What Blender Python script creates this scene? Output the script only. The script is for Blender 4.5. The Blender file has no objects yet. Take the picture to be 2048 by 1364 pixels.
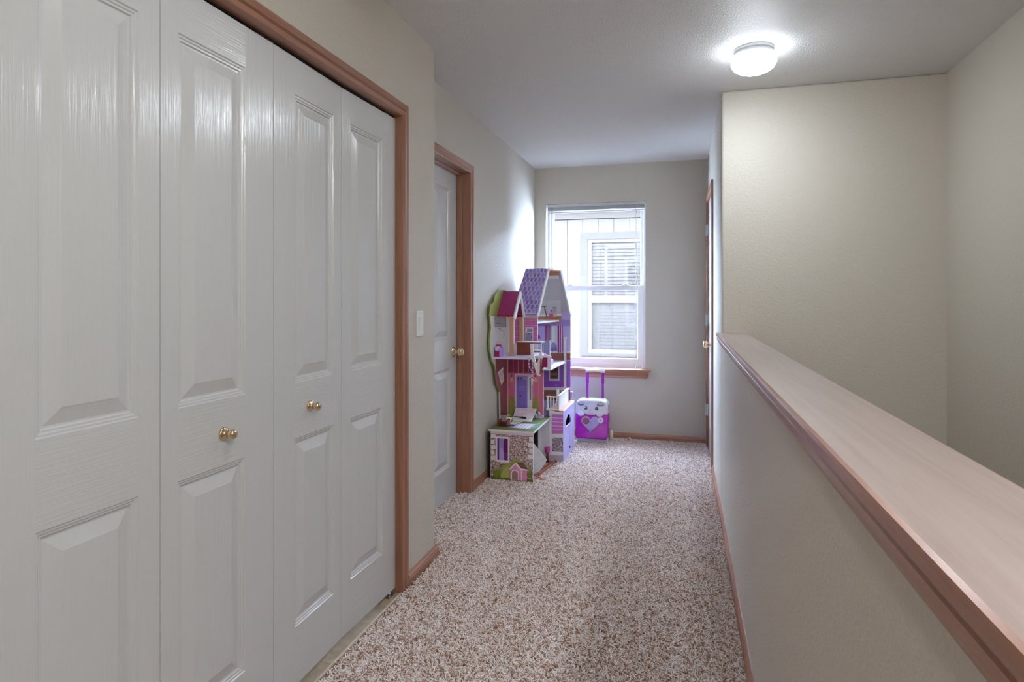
import bpy, bmesh, math, random
from mathutils import Vector, Matrix
random.seed(7)
SC = bpy.context.scene
COL = SC.collection
PI = math.pi

# ------------------------------------------------------------------ camera, sky, lights, exposure
cam_d = bpy.data.cameras.new('camera')
cam_d.sensor_width = 36.0
cam_d.lens = 21.836
cam_d.shift_y = -0.0418
cam_d.clip_start = 0.02
cam = bpy.data.objects.new('camera', cam_d)
cam.location = (0.0, 0.0, 1.2522)
cam.rotation_euler = (PI / 2, 0.0, 0.2691)
COL.objects.link(cam)
SC.camera = cam

SKY_STRENGTH = 55.0
LAMP_HALL = 100.0
LAMP_NEAR = 46.0
LAMP_FILL = 400.0
SC.view_settings.view_transform = 'Standard'
SC.view_settings.look = 'None'
SC.view_settings.gamma = 1.0
SC.view_settings.use_curve_mapping = False
SC.view_settings.exposure = 0.50
SC.cycles.diffuse_bounces = 8
SC.cycles.max_bounces = 14

world = bpy.data.worlds.new('overcast_sky')
SC.world = world
world.use_nodes = True
bg = world.node_tree.nodes['Background']
bg.inputs['Color'].default_value = (0.56, 0.73, 1.0, 1.0)
bg.inputs['Strength'].default_value = SKY_STRENGTH

# ------------------------------------------------------------------ materials
def lin(c):
    return tuple(((v / 255.0) / 12.92 if v / 255.0 <= 0.04045 else ((v / 255.0 + 0.055) / 1.055) ** 2.4) for v in c)

def mat(name, rgb, rough=0.5, metal=0.0, spec=0.5, emit=None, coat=0.0):
    m = bpy.data.materials.new(name)
    m.use_nodes = True
    b = m.node_tree.nodes['Principled BSDF']
    b.inputs['Base Color'].default_value = (*rgb, 1)
    b.inputs['Roughness'].default_value = rough
    b.inputs['Metallic'].default_value = metal
    b.inputs['Specular IOR Level'].default_value = spec
    b.inputs['Coat Weight'].default_value = coat
    if emit:
        b.inputs['Emission Color'].default_value = (*emit[0], 1)
        b.inputs['Emission Strength'].default_value = emit[1]
    return m

def nd(m, t, **kw):
    n = m.node_tree.nodes.new(t)
    for k, v in kw.items():
        setattr(n, k, v)
    return n

def lk(m, a, b):
    m.node_tree.links.new(a, b)

def bsdf(m):
    return m.node_tree.nodes['Principled BSDF']

def coords(m, scale=(1, 1, 1), obj=True):
    tc = nd(m, 'ShaderNodeNewGeometry')
    mp = nd(m, 'ShaderNodeMapping')
    mp.inputs['Scale'].default_value = scale
    lk(m, tc.outputs['Position'], mp.inputs['Vector'])
    return mp.outputs['Vector']

def add_bump(m, height_socket, strength, distance):
    b = nd(m, 'ShaderNodeBump')
    b.inputs['Strength'].default_value = strength
    b.inputs['Distance'].default_value = distance
    lk(m, height_socket, b.inputs['Height'])
    lk(m, b.outputs['Normal'], bsdf(m).inputs['Normal'])
    return b

def noise(m, vec, scale, detail=2.0, rough=0.5, dist=0.0):
    n = nd(m, 'ShaderNodeTexNoise')
    n.inputs['Scale'].default_value = scale
    n.inputs['Detail'].default_value = detail
    n.inputs['Roughness'].default_value = rough
    n.inputs['Distortion'].default_value = dist
    lk(m, vec, n.inputs['Vector'])
    return n.outputs['Fac']

def ramp(m, fac, stops):
    r = nd(m, 'ShaderNodeValToRGB')
    el = r.color_ramp.elements
    while len(el) < len(stops):
        el.new(0.5)
    for e, (p, c) in zip(el, stops):
        e.position = p
        e.color = (*c, 1)
    lk(m, fac, r.inputs['Fac'])
    return r.outputs['Color']

# painted orange-peel walls
WALL_RGB = (0.55, 0.505, 0.435)
m_wall = mat('beige_wall_paint', WALL_RGB, 0.42, spec=0.4)
add_bump(m_wall, noise(m_wall, coords(m_wall), 120, 3, 0.55), 0.45, 0.005)
m_ceil = mat('textured_ceiling_paint', (0.84, 0.825, 0.82), 0.45, spec=0.4)
add_bump(m_ceil, noise(m_ceil, coords(m_ceil), 125, 4, 0.65), 0.9, 0.008)

# white moulded doors with embossed grain (u = local)
def door_white(name, horizontal=False):
    m = mat(name, (0.585, 0.59, 0.59), 0.21, spec=0.75)
    sc = (1, 170, 5.0) if not horizontal else (1, 6, 210)
    v = coords(m, sc)
    f = noise(m, v, 1.0, 3, 0.6, 0.5)
    add_bump(m, f, 0.34, 0.003)
    return m
m_door = door_white('white_moulded_door')
m_door_rail = door_white('white_moulded_door_rail', True)

def wood(name, dark, light, axis='Y', rough=0.33, scale=1.0):
    m = mat(name, light, rough, spec=0.5, coat=0.25)
    bsdf(m).inputs['Coat Roughness'].default_value = 0.18
    s = {'X': (2, 45, 45), 'Y': (45, 2, 45), 'Z': (45, 45, 2)}[axis]
    v = coords(m, tuple(a * scale for a in s))
    f = noise(m, v, 1.0, 4, 0.6, 0.6)
    c = ramp(m, f, [(0.3, dark), (0.7, light)])
    lk(m, c, bsdf(m).inputs['Base Color'])
    return m
WD, WL = (0.24, 0.10, 0.055), (0.36, 0.17, 0.10)
m_wood_x = wood('stained_alder_along_x', WD, WL, 'X')
m_wood_y = wood('stained_alder_along_y', WD, WL, 'Y')
m_wood_z = wood('stained_alder_upright', WD, WL, 'Z')
m_cap = wood('worn_alder_cap', (0.315, 0.24, 0.215), (0.38, 0.305, 0.275), 'Y', 0.38)
m_brass = mat('polished_brass', (0.78, 0.62, 0.40), 0.13, metal=1.0)
m_nickel = mat('satin_steel', (0.72, 0.72, 0.70), 0.3, metal=1.0)
m_dark = mat('dark_recess', (0.03, 0.025, 0.02), 0.8)
m_plastic = mat('white_plastic', (0.78, 0.78, 0.77), 0.3)
m_plastic_gr = mat('pale_grey_plastic', (0.60, 0.61, 0.62), 0.35)
m_vinyl = mat('white_window_vinyl', (0.80, 0.81, 0.83), 0.35)
m_slat = mat('grey_blind_slat', (0.58, 0.58, 0.58), 0.45)
m_cord = mat('white_cord', (0.75, 0.75, 0.74), 0.7)
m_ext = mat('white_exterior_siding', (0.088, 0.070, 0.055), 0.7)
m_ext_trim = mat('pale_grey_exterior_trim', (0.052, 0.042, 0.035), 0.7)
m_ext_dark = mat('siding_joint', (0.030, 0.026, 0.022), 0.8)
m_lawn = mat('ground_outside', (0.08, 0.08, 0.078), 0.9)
m_vinyl_floor = mat('tan_vinyl_floor', (0.36, 0.28, 0.19), 0.45)
lk(m_vinyl_floor, ramp(m_vinyl_floor, noise(m_vinyl_floor, coords(m_vinyl_floor), 28, 4), [(0.35, (0.30, 0.225, 0.15)), (0.65, (0.42, 0.33, 0.23))]), bsdf(m_vinyl_floor).inputs['Base Color'])
m_strip = mat('beige_transition_strip', (0.55, 0.47, 0.37), 0.4)
m_backing = mat('carpet_backing', (0.20, 0.14, 0.11), 0.95)
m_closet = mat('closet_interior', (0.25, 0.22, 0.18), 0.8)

def glass(name):
    m = bpy.data.materials.new(name)
    m.use_nodes = True
    nt = m.node_tree
    for n in list(nt.nodes):
        nt.nodes.remove(n)
    out = nt.nodes.new('ShaderNodeOutputMaterial')
    mix = nt.nodes.new('ShaderNodeMixShader')
    tr = nt.nodes.new('ShaderNodeBsdfTransparent')
    gl = nt.nodes.new('ShaderNodeBsdfGlossy')
    gl.inputs['Roughness'].default_value = 0.02
    fr = nt.nodes.new('ShaderNodeFresnel')
    fr.inputs['IOR'].default_value = 1.45
    gm = nt.nodes.new('ShaderNodeNewGeometry')
    mr = nt.nodes.new('ShaderNodeMapRange')
    mr.inputs['To Min'].default_value = 1.45
    mr.inputs['To Max'].default_value = 1.0 / 1.45
    nt.links.new(gm.outputs['Backfacing'], mr.inputs['Value'])
    nt.links.new(mr.outputs[0], fr.inputs['IOR'])
    nt.links.new(fr.outputs[0], mix.inputs[0])
    nt.links.new(tr.outputs[0], mix.inputs[1])
    nt.links.new(gl.outputs[0], mix.inputs[2])
    nt.links.new(mix.outputs[0], out.inputs[0])
    return m
m_glass = glass('window_glass')

_cc = {}
def flat(rgb255, rough=0.45):
    k = (tuple(rgb255), rough)
    if k not in _cc:
        _cc[k] = mat('colour_%02x%02x%02x' % tuple(rgb255), tuple(min(0.85, v * 1.45) for v in lin(rgb255)), rough, spec=0.4)
    return _cc[k]

# ------------------------------------------------------------------ mesh builder
class MB:
    def __init__(self):
        self.v, self.f, self.mi, self.mats, self.sm = [], [], [], [], []
        self.cur = 0
        self.smooth = False
    def use(self, m):
        if m not in self.mats:
            self.mats.append(m)
        self.cur = self.mats.index(m)
        return self
    def face(self, pts):
        n = len(self.v)
        self.v += [tuple(p) for p in pts]
        self.f.append(tuple(range(n, n + len(pts))))
        self.mi.append(self.cur); self.sm.append(False)
        return self
    def grid(self, rows, close_u=False, close_v=False, smooth=True):
        n = len(self.v)
        R, C = len(rows), len(rows[0])
        for r in rows:
            self.v += [tuple(p) for p in r]
        for i in range(R if close_v else R - 1):
            for j in range(C if close_u else C - 1):
                a, b = n + i * C + j, n + i * C + (j + 1) % C
                c, d = n + ((i + 1) % R) * C + (j + 1) % C, n + ((i + 1) % R) * C + j
                self.f.append((a, b, c, d)); self.mi.append(self.cur); self.sm.append(smooth)
        return n
    def box(self, x0, x1, y0, y1, z0, z1):
        n = len(self.v)
        self.v += [(x, y, z) for z in (z0, z1) for y in (y0, y1) for x in (x0, x1)]
        for q in ((0, 2, 3, 1), (4, 5, 7, 6), (0, 1, 5, 4), (2, 6, 7, 3), (0, 4, 6, 2), (1, 3, 7, 5)):
            self.f.append(tuple(n + i for i in q)); self.mi.append(self.cur); self.sm.append(False)
        return self
    def prism(self, poly, axis, a0, a1):
        """poly in the two other axes (cyclic order x<y<z), extruded along axis."""
        def P(u, v, a):
            return {'x': (a, u, v), 'y': (u, a, v), 'z': (u, v, a)}[axis]
        n = len(self.v); k = len(poly)
        self.v += [P(u, v, a0) for u, v in poly] + [P(u, v, a1) for u, v in poly]
        self.f.append(tuple(range(n, n + k))); self.f.append(tuple(range(n + 2 * k - 1, n + k - 1, -1)))
        self.mi += [self.cur] * 2; self.sm += [False] * 2
        for i in range(k):
            j = (i + 1) % k
            self.f.append((n + i, n + k + i, n + k + j, n + j)); self.mi.append(self.cur); self.sm.append(False)
        return self
    def hexa(self, a, b):
        """solid between two polygons with the same number of points"""
        n = len(self.v); k = len(a)
        self.v += [tuple(p) for p in a] + [tuple(p) for p in b]
        self.f.append(tuple(range(n, n + k))); self.f.append(tuple(range(n + 2 * k - 1, n + k - 1, -1)))
        self.mi += [self.cur] * 2; self.sm += [False] * 2
        for i in range(k):
            j = (i + 1) % k
            self.f.append((n + i, n + k + i, n + k + j, n + j)); self.mi.append(self.cur); self.sm.append(False)
        return self
    def slab(self, pts, normal, t):
        nv = Vector(normal).normalized() * t
        return self.hexa(pts, [Vector(p) + nv for p in pts])
    def tube(self, pts, r, n=8, closed=False, smooth=True):
        pts = [Vector(p) for p in pts]
        rows = []
        up = None
        for i, p in enumerate(pts):
            if closed:
                t = pts[(i + 1) % len(pts)] - pts[i - 1]
            else:
                t = pts[min(i + 1, len(pts) - 1)] - pts[max(i - 1, 0)]
            t.normalize()
            if up is None:
                up = Vector((0, 0, 1)) if abs(t.z) < 0.9 else Vector((1, 0, 0))
            s = t.cross(up).normalized(); up = s.cross(t).normalized()
            rr = r[i] if isinstance(r, (list, tuple)) else r
            rows.append([p + (s * math.cos(2 * PI * k / n) + up * math.sin(2 * PI * k / n)) * rr for k in range(n)])
        b = self.grid(rows, close_u=True, close_v=closed, smooth=smooth)
        if not closed:
            L = len(rows)
            self.f.append(tuple(range(b, b + n))); self.f.append(tuple(range(b + L * n - 1, b + (L - 1) * n - 1, -1)))
            self.mi += [self.cur] * 2; self.sm += [False] * 2
        return self
    def lathe(self, prof, centre, axis='z', n=32, sx=1.0, sy=1.0):
        """prof = [(radius, height)], revolved about an axis through centre"""
        cx, cy, cz = centre
        rows = []
        for r, h in prof:
            row = []
            for k in range(n):
                a = 2 * PI * k / n
                u, v = r * math.cos(a) * sx, r * math.sin(a) * sy
                row.append({'z': (cx + u, cy + v, cz + h), 'x': (cx + h, cy + u, cz + v), 'y': (cx + u, cy + h, cz + v)}[axis])
            rows.append(row)
        self.grid(rows, close_u=True)
        return self
    def ball(self, c, r, n=12, sc=(1, 1, 1)):
        rows = []
        for i in range(n // 2 + 1):
            th = PI * i / (n // 2)
            rr = max(math.sin(th), 0.001)
            rows.append([(c[0] + r * sc[0] * rr * math.cos(2 * PI * k / n), c[1] + r * sc[1] * rr * math.sin(2 * PI * k / n), c[2] + r * sc[2] * math.cos(th)) for k in range(n)])
        self.grid(rows, close_u=True)
        return self

ORG = {}
def base_of(vs):
    xs, ys, zs = zip(*vs)
    return Vector(((min(xs) + max(xs)) / 2, (min(ys) + max(ys)) / 2, min(zs)))

def obj(name, mb, m=None, parent=None, bevel=0.0, seg=2, warp=None):
    """link ONE mesh object; vertices are given in world coordinates"""
    vs = [Vector(v) for v in mb.v]
    if warp:
        vs = [warp(v) for v in vs]
    me = bpy.data.meshes.new(name)
    org = ORG[parent] if parent is not None else base_of(vs)
    me.from_pydata([tuple(v - org) for v in vs], [], mb.f)
    if m is not None and not mb.mats:
        mb.mats = [m]
    for mm in mb.mats:
        me.materials.append(mm)
    for p, i, s in zip(me.polygons, mb.mi, mb.sm):
        p.material_index = i
        p.use_smooth = s
    bm = bmesh.new(); bm.from_mesh(me)
    bmesh.ops.recalc_face_normals(bm, faces=bm.faces)
    bm.to_mesh(me); bm.free()
    o = bpy.data.objects.new(name, me)
    COL.objects.link(o)
    if parent is not None:
        o.parent = parent
    else:
        o.location = org
    ORG[o] = org
    if bevel:
        b = o.modifiers.new('bevel', 'BEVEL')
        b.width = bevel; b.segments = seg; b.limit_method = 'ANGLE'; b.angle_limit = math.radians(40)
    return o

def tag(o, label=None, cat=None, group=None, kind=None):
    if label: o['label'] = label
    if cat: o['category'] = cat
    if group: o['group'] = group
    if kind: o['kind'] = kind
    return o

def empty(name, loc, label=None, cat=None, group=None, kind=None):
    o = bpy.data.objects.new(name, None)
    o.location = loc
    o.empty_display_size = 0.05
    COL.objects.link(o)
    ORG[o] = Vector(loc)
    return tag(o, label, cat, group, kind)

def struct(name, mb, m=None, label=None, **kw):
    return tag(obj(name, mb, m, **kw), label, None, None, 'structure')

def bx(*a):
    return MB().box(*a)

def paint(name, parent, plane, at, shapes, colours, out, step=0.00009, base=0.0006):
    """flat printed artwork: stacked polygons a hair in front of a panel. plane = axis held fixed"""
    mb = MB()
    for i, (c, pts) in enumerate(shapes):
        a = at + out * (base + i * step)
        m = colours[c]
        mb.use(m)
        mb.face([{'X': (a, p[0], p[1]), 'Y': (p[0], a, p[1]), 'Z': (p[0], p[1], a)}[plane] for p in pts])
    return obj(name, mb, None, parent)

# ================================================================== the room shell
H = 2.44
XC, XL, XR, YB, YS, XS = -1.1516, -1.313, 0.213, 5.555, 3.763, 1.338
YC = 2.785          # corner of the closet wall
YREAR = -1.5
DOOR_X = -1.176
C0, C1 = 0.765, 2.402      # closet opening
ZC = 2.022                 # its head
def xr(y):                 # the right-hand wall leans in a hair towards the window
    return XR - 0.0072 * max(0.0, y - YS)

# floor slab under the pile
mb = MB().use(m_backing)
mb.box(-1.42, 0.33, YREAR - 0.1, YB + 0.12, -0.2, 0.0)
struct('floor', mb, None, 'upstairs hall floor under the carpet')

mb = MB().box(-2.0, XS + 0.1, YREAR - 0.12, YB + 0.15, H, H + 0.15)
struct('ceiling', mb, m_ceil, 'flat ceiling with a fine sprayed texture')

mb = MB()
T = 0.12
# closet wall: piece beyond the opening, header, piece before the opening
rc = 0.012
mb.prism([(XC - T, C1 + 0.012), (XC, C1 + 0.012), (XC, YC - rc)] + [(XC - rc + rc * math.cos(a * PI / 10), YC - rc + rc * math.sin(a * PI / 10)) for a in range(1, 5)] + [(XC - rc, YC), (XC - T, YC)], 'z', 0, H)
mb.box(XC - T, XC, C0 - 0.012, C1 + 0.012, ZC + 0.02, H)
mb.box(XC - T, XC, YREAR, C0 - 0.012, 0, H)
mb.box(XL - 0.3, XC - T, YC - 0.1, YC, 0, H)
struct('wall_closet', mb, m_wall, 'beige wall holding the white bifold closet doors')

D0, D1, DZ = 2.90, 3.735, 2.047         # hall door opening (left)
mb = MB()
mb.box(XL - T, XL, YC, D0 - 0.02, 0, H)
mb.box(XL - T, XL, D1 + 0.02, YB + 0.15, 0, H)
mb.box(XL - T, XL, D0 - 0.02, D1 + 0.02, DZ + 0.02, H)
struct('wall_left', mb, m_wall, 'beige left wall of the hall behind the dollhouse')

WX0, WX1, WZ0, WZ1 = -1.2097, -0.3191, 0.63, 2.108
mb = MB()
mb.box(XL, WX0, YB, YB + 0.15, -0.2, H)
mb.box(WX1, XR + 0.15, YB, YB + 0.15, -0.2, H)
mb.box(WX0, WX1, YB, YB + 0.15, -0.2, WZ0 - 0.022)
mb.box(WX0, WX1, YB, YB + 0.15, WZ1, H)
struct('wall_back', mb, m_wall, 'end wall of the hall with the window')

R0, R1, RZ = 4.70, 5.43, 2.047          # door opening in the right wall
def warp_r(v):
    return Vector((v.x + (xr(v.y) - XR), v.y, v.z))
mb = MB()
mb.box(XR, XR + T, YS + 0.06, R0 - 0.02, -0.2, H)
mb.box(XR, XR + T, R1 + 0.02, YB, -0.2, H)
mb.box(XR, XR + T, R0 - 0.02, R1 + 0.02, RZ + 0.02, H)
struct('wall_right', mb, m_wall, 'right wall at the far end of the hall', warp=warp_r)
mb = MB().box(XR, XS + T, YS, YS + T, -2.5, H)
struct('wall_stairwell', mb, m_wall, 'wall across the far end of the stairwell', bevel=0.012, seg=3)
mb = MB().box(XS, XS + T, YREAR, YS, -2.5, H)
struct('wall_stairwell_right', mb, m_wall, 'right side wall of the stairwell')
mb = MB().box(-2.0, XS + T, YREAR - T, YREAR, -2.5, H)
struct('wall_rear', mb, m_wall, 'wall behind the camera')
CAPZ = 1.0555
mb = MB().box(XR, XR + 0.105, YREAR, YS, -2.5, CAPZ - 0.022)
struct('wall_half', mb, m_wall, 'half-height wall between hall and stairwell')
struct('floor_stairwell', MB().box(XR + 0.1, XS, YREAR, YS, -2.6, -2.5), m_backing, 'lower floor of the stairwell')

# carpeted stair flight going down beside the half wall
m_step = mat('stair_carpet', (0.40, 0.33, 0.30), 0.95)
add_bump(m_step, noise(m_step, coords(m_step), 220, 3), 0.8, 0.01)
st = empty('stairs', (0.8, 0.0, -2.5), 'carpeted stair flight going down behind the half wall', None, None, 'structure')
for i in range(12):
    y0 = -1.2 + i * 0.26
    obj('step', bx(XR + 0.11, XS - 0.002, y0, y0 + 0.285, -2.5, -0.19 * (i + 1)), m_step, st, bevel=0.015)
obj('landing', bx(XR + 0.11, XS - 0.002, YREAR + 0.002, -1.2, -2.5, 0.0), m_step, st)

# outside face of this house around the window
mb = MB()
mb.box(-7.0, WX0 - 0.001, YB + 0.151, YB + 0.17, -3.0, 5.0)
mb.box(WX1 + 0.001, 6.0, YB + 0.151, YB + 0.17, -3.0, 5.0)
mb.box(WX0 - 0.001, WX1 + 0.001, YB + 0.151, YB + 0.17, -3.0, WZ0 - 0.02)
mb.box(WX0 - 0.001, WX1 + 0.001, YB + 0.151, YB + 0.17, WZ1 + 0.001, 5.0)
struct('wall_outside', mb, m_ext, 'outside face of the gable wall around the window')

# closet interior
mb = MB()
mb.box(-1.95, -1.93, YREAR, YC, 0, H)
mb.box(-1.95, XC - T, C0 - 0.2, C0 - 0.18, 0, H)
mb.box(-1.95, XC - T, YC - 0.12, YC - 0.1, 0, H)
struct('wall_closet_inside', mb, m_closet, 'inside of the closet behind the bifold doors')

# ------------------------------------------------------------------ trims
PROF = [(0.0, 0.0), (0.0, 0.010), (0.003, 0.0125), (0.020, 0.0125), (0.0225, 0.0095), (0.025, 0.0125), (0.028, 0.017), (0.047, 0.017), (0.0535, 0.013), (0.0535, 0.0)]
def casing(name, label, P, u0, u1, ztop, parent_loc, mside, mhead, sides=(True, True)):
    root = empty(name, parent_loc, label, None, None, 'structure')
    for k, (u, s) in enumerate(((u0, -1), (u1, 1))):
        if sides[k]:
            mb = MB().hexa([P(u + s * o, t, 0.0) for o, t in PROF], [P(u + s * o, t, ztop + o) for o, t in PROF])
            obj('side_casing', mb, mside, root)
    mb = MB().hexa([P(u0 - o, t, ztop + o) for o, t in PROF], [P(u1 + o, t, ztop + o) for o, t in PROF])
    obj('head_casing', mb, mhead, root)
    return root

# closet casing, jamb, track
P_c = lambda u, t, z: (XC + t, u, z)
tr = casing('trim_1', 'stained wood casing around the closet opening', P_c, C0 - 0.006, C1 + 0.0, ZC + 0.0, (XC, 1.6, 0), m_wood_z, m_wood_y)
obj('jamb', bx(XC - T, XC, C1 - 0.001, C1 + 0.012, 0, ZC + 0.02), m_wood_z, tr)
obj('jamb', bx(XC - T, XC, C0 - 0.012, C0 - 0.001, 0, ZC + 0.02), m_wood_z, tr)
obj('head_jamb', bx(XC - T, XC, C0, C1, ZC, ZC + 0.02), m_wood_y, tr)
mb = MB().use(m_dark)
mb.box(DOOR_X - 0.030, DOOR_X - 0.004, C0, C1, ZC - 0.004, ZC)
obj('bifold_track', mb, None, tr)
for yy in (C1 - 0.05, 1.594, 1.55):
    obj('pivot_bracket', bx(DOOR_X - 0.024, DOOR_X - 0.008, yy - 0.02, yy + 0.012, ZC - 0.012, ZC - 0.003), m_nickel, tr)

# ------------------------------------------------------------------ moulded doors
PSTEP = [(0, 0), (0.0025, -0.0030), (0.0070, -0.0032), (0.0095, -0.0058), (0.0140, -0.0062), (0.0165, -0.0105), (0.0205, -0.0108), (0.0500, -0.0022), (0.0535, -0.0008)]
def moulded(P, u0, u1, z0, z1, panels, thick, m_stile, m_rail):
    """P(u, depth, z); panels = [(a, b, c, d)] rectangles in u, z"""
    mb = MB()
    us = sorted({u0, u1, *[p[0] for p in panels], *[p[1] for p in panels]})
    zs = sorted({z0, z1, *[p[2] for p in panels], *[p[3] for p in panels]})
    for i in range(len(us) - 1):
        for j in range(len(zs) - 1):
            a, b, c, d = us[i], us[i + 1], zs[j], zs[j + 1]
            um, zm = (a + b) / 2, (c + d) / 2
            if any(p[0] < um < p[1] and p[2] < zm < p[3] for p in panels):
                continue
            rail = any(p[0] < um < p[1] for p in panels)
            mb.use(m_rail if rail else m_stile)
            mb.face([P(a, 0, c), P(b, 0, c), P(b, 0, d), P(a, 0, d)])
    for a, b, c, d in panels:
        mb.use(m_stile)
        loops = [[P(a + o, t, c + o), P(b - o, t, c + o), P(b - o, t, d - o), P(a + o, t, d - o)] for o, t in PSTEP]
        for l0, l1 in zip(loops, loops[1:]):
            for k in range(4):
                mb.face([l0[k], l0[(k + 1) % 4], l1[(k + 1) % 4], l1[k]])
        mb.face(loops[-1])
    mb.use(m_stile)
    t = -thick
    mb.face([P(u0, t, z0), P(u0, t, z1), P(u1, t, z1), P(u1, t, z0)])
    for e in ([(u0, z0), (u1, z0)], [(u1, z0), (u1, z1)], [(u1, z1), (u0, z1)], [(u0, z1), (u0, z0)]):
        (a, c), (b, d) = e
        mb.face([P(a, 0, c), P(a, t, c), P(b, t, d), P(b, 0, d)])
    return mb

def knob(parent, P, u, z, scale=1.0, m=None, name='knob'):
    """round door knob with a rosette; P maps (u, out, z)"""
    mb = MB()
    c = Vector(P(u, 0, z)); ax = (Vector(P(u, 1, z)) - c).normalized()
    side = (Vector(P(u + 1, 0, z)) - c).normalized(); up = Vector((0, 0, 1))
    prof = [(0.0, 0.0), (0.0180, 0.0), (0.0185, 0.003), (0.015, 0.006), (0.0080, 0.008), (0.0065, 0.012), (0.0080, 0.017), (0.0118, 0.020), (0.0138, 0.026), (0.0134, 0.032), (0.0100, 0.037), (0.004, 0.0395), (0.0005, 0.040)]
    rows = []
    for r, h in prof:
        rows.append([c + ax * h * scale + (side * math.cos(2 * PI * k / 24) + up * math.sin(2 * PI * k / 24)) * max(r, 0.0005) * scale for k in range(24)])
    mb.grid(rows, close_u=True)
    return obj(name, mb, m or m_brass, parent)

ZD0, ZD1 = 0.030, 2.010
PZ = ((0.214, 0.809), (0.985, 1.8945))
FOLD = -0.009                       # the far pair is folded a little past flat
def leaf_map(ya, yb, xa, xb):
    def P(u, t, z):
        k = (u - ya) / (yb - ya)
        return (DOOR_X + xa + (xb - xa) * k + t, u, z)
    return P
pairs = [('door_1', 'near pair of white bifold closet doors with one brass knob', [(C0 + 0.003, 1.1768, 0, 0, (0.888, 1.1197)), (1.1786, 1.5926, 0, 0, (1.231, 1.4705))], 1, 1.3851),
         ('door_2', 'far pair of white bifold closet doors next to the light switch', [(1.5950, 1.9880, 0, FOLD, (1.7035, 1.936)), (1.9898, 2.3995, FOLD, 0.002, (2.0495, 2.288))], 0, 1.7868)]
for nm, lab, leaves, kn, ky in pairs:
    d = empty(nm, (DOOR_X, sum(l[0] for l in leaves) / 2, ZD0), lab, 'closet door', 'bifold closet doors', 'structure')
    for i, (ya, yb, xa, xb, (pa, pb)) in enumerate(leaves):
        P = leaf_map(ya, yb, xa, xb)
        lf = obj('door_leaf', moulded(P, ya, yb, ZD0, ZD1, [(pa, pb, *PZ[0]), (pa, pb, *PZ[1])], 0.032, m_door, m_door_rail), None, d)
        if i == kn:
            knob(lf, P, ky, 0.893 if nm == 'door_1' else 0.899)
# floor of the closet showing under the doors
ft = empty('floor_closet', (-1.2, 1.6, 0), 'tan vinyl floor strip under the closet doors', None, None, 'structure')
for a, b in ((C0, 1.270), (1.272, 1.872), (1.874, C1)):
    obj('tile', bx(-1.93, -1.153, a, b, 0.0, 0.008), m_vinyl_floor, ft)
obj('transition_strip', bx(-1.153, -1.143, C0, C1, 0.0, 0.012), m_strip, ft, bevel=0.002)
for yy in (C1 - 0.03, C0 + 0.03):
    br = obj('floor_pivot_bracket', bx(DOOR_X - 0.024, DOOR_X + 0.006, yy - 0.035, yy + 0.028, 0.008, 0.010), m_nickel, ft)
    obj('pivot_pin', MB().tube([(DOOR_X - 0.01, yy, 0.011), (DOOR_X - 0.01, yy, 0.030)], 0.004), m_nickel, br)

# baseboards
BP = [(0.0, 0.0), (0.015, 0.0), (0.015, 0.040), (0.0125, 0.046), (0.0125, 0.050), (0.007, 0.058), (0.004, 0.065), (0.0, 0.065)]
def board(pts, into, m):
    """baseboard between two floor points; into = unit vector into the room"""
    a, b = Vector((*pts[0], 0)), Vector((*pts[1], 0)); n = Vector((*into, 0))
    return MB().hexa([a + n * t + Vector((0, 0, z)) for t, z in BP], [b + n * t + Vector((0, 0, z)) for t, z in BP])
bb = empty('baseboard_closet', (XC, 2.6, 0), 'wood baseboard around the corner of the closet wall', None, None, 'structure')
obj('end_return', bx(XC, XC + 0.015, C1 + 0.054, C1 + 0.066, 0, 0.062), m_wood_z, bb, bevel=0.003)
obj('long_board', board([(XC, C1 + 0.0665), (XC, YC + 0.015)], (1, 0), m_wood_y), m_wood_y, bb)
obj('return_board', board([(XL + 0.02, YC), (XC, YC)], (0, 1), m_wood_x), m_wood_x, bb)
mb = board([(XL, D1 + 0.0535), (XL, YB)], (1, 0), m_wood_y)
struct('baseboard_left', mb, m_wood_y, 'wood baseboard along the left wall behind the dollhouse')
mb = board([(XL + 0.0125, YB), (0.19, YB)], (0, -1), m_wood_x)
struct('baseboard_back', mb, m_wood_x, 'wood baseboard under the window')
mb = board([(XR, YREAR), (XR, YS + 0.06)], (-1, 0), m_wood_y)
mb2 = board([(XR, YS + 0.06), (xr(R0 - 0.054), R0 - 0.054)], (-1, 0), m_wood_y)
bb = empty('baseboard_right', (XR, 2.0, 0), 'wood baseboard along the half wall on the right', None, None, 'structure')
obj('board', mb, m_wood_y, bb); obj('board', mb2, m_wood_y, bb)
struct('baseboard_stair_end', board([(XR + 0.11, YREAR), (XS, YREAR)], (0, 1), m_wood_x), m_wood_x, 'baseboard at the top of the stairs')

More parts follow.
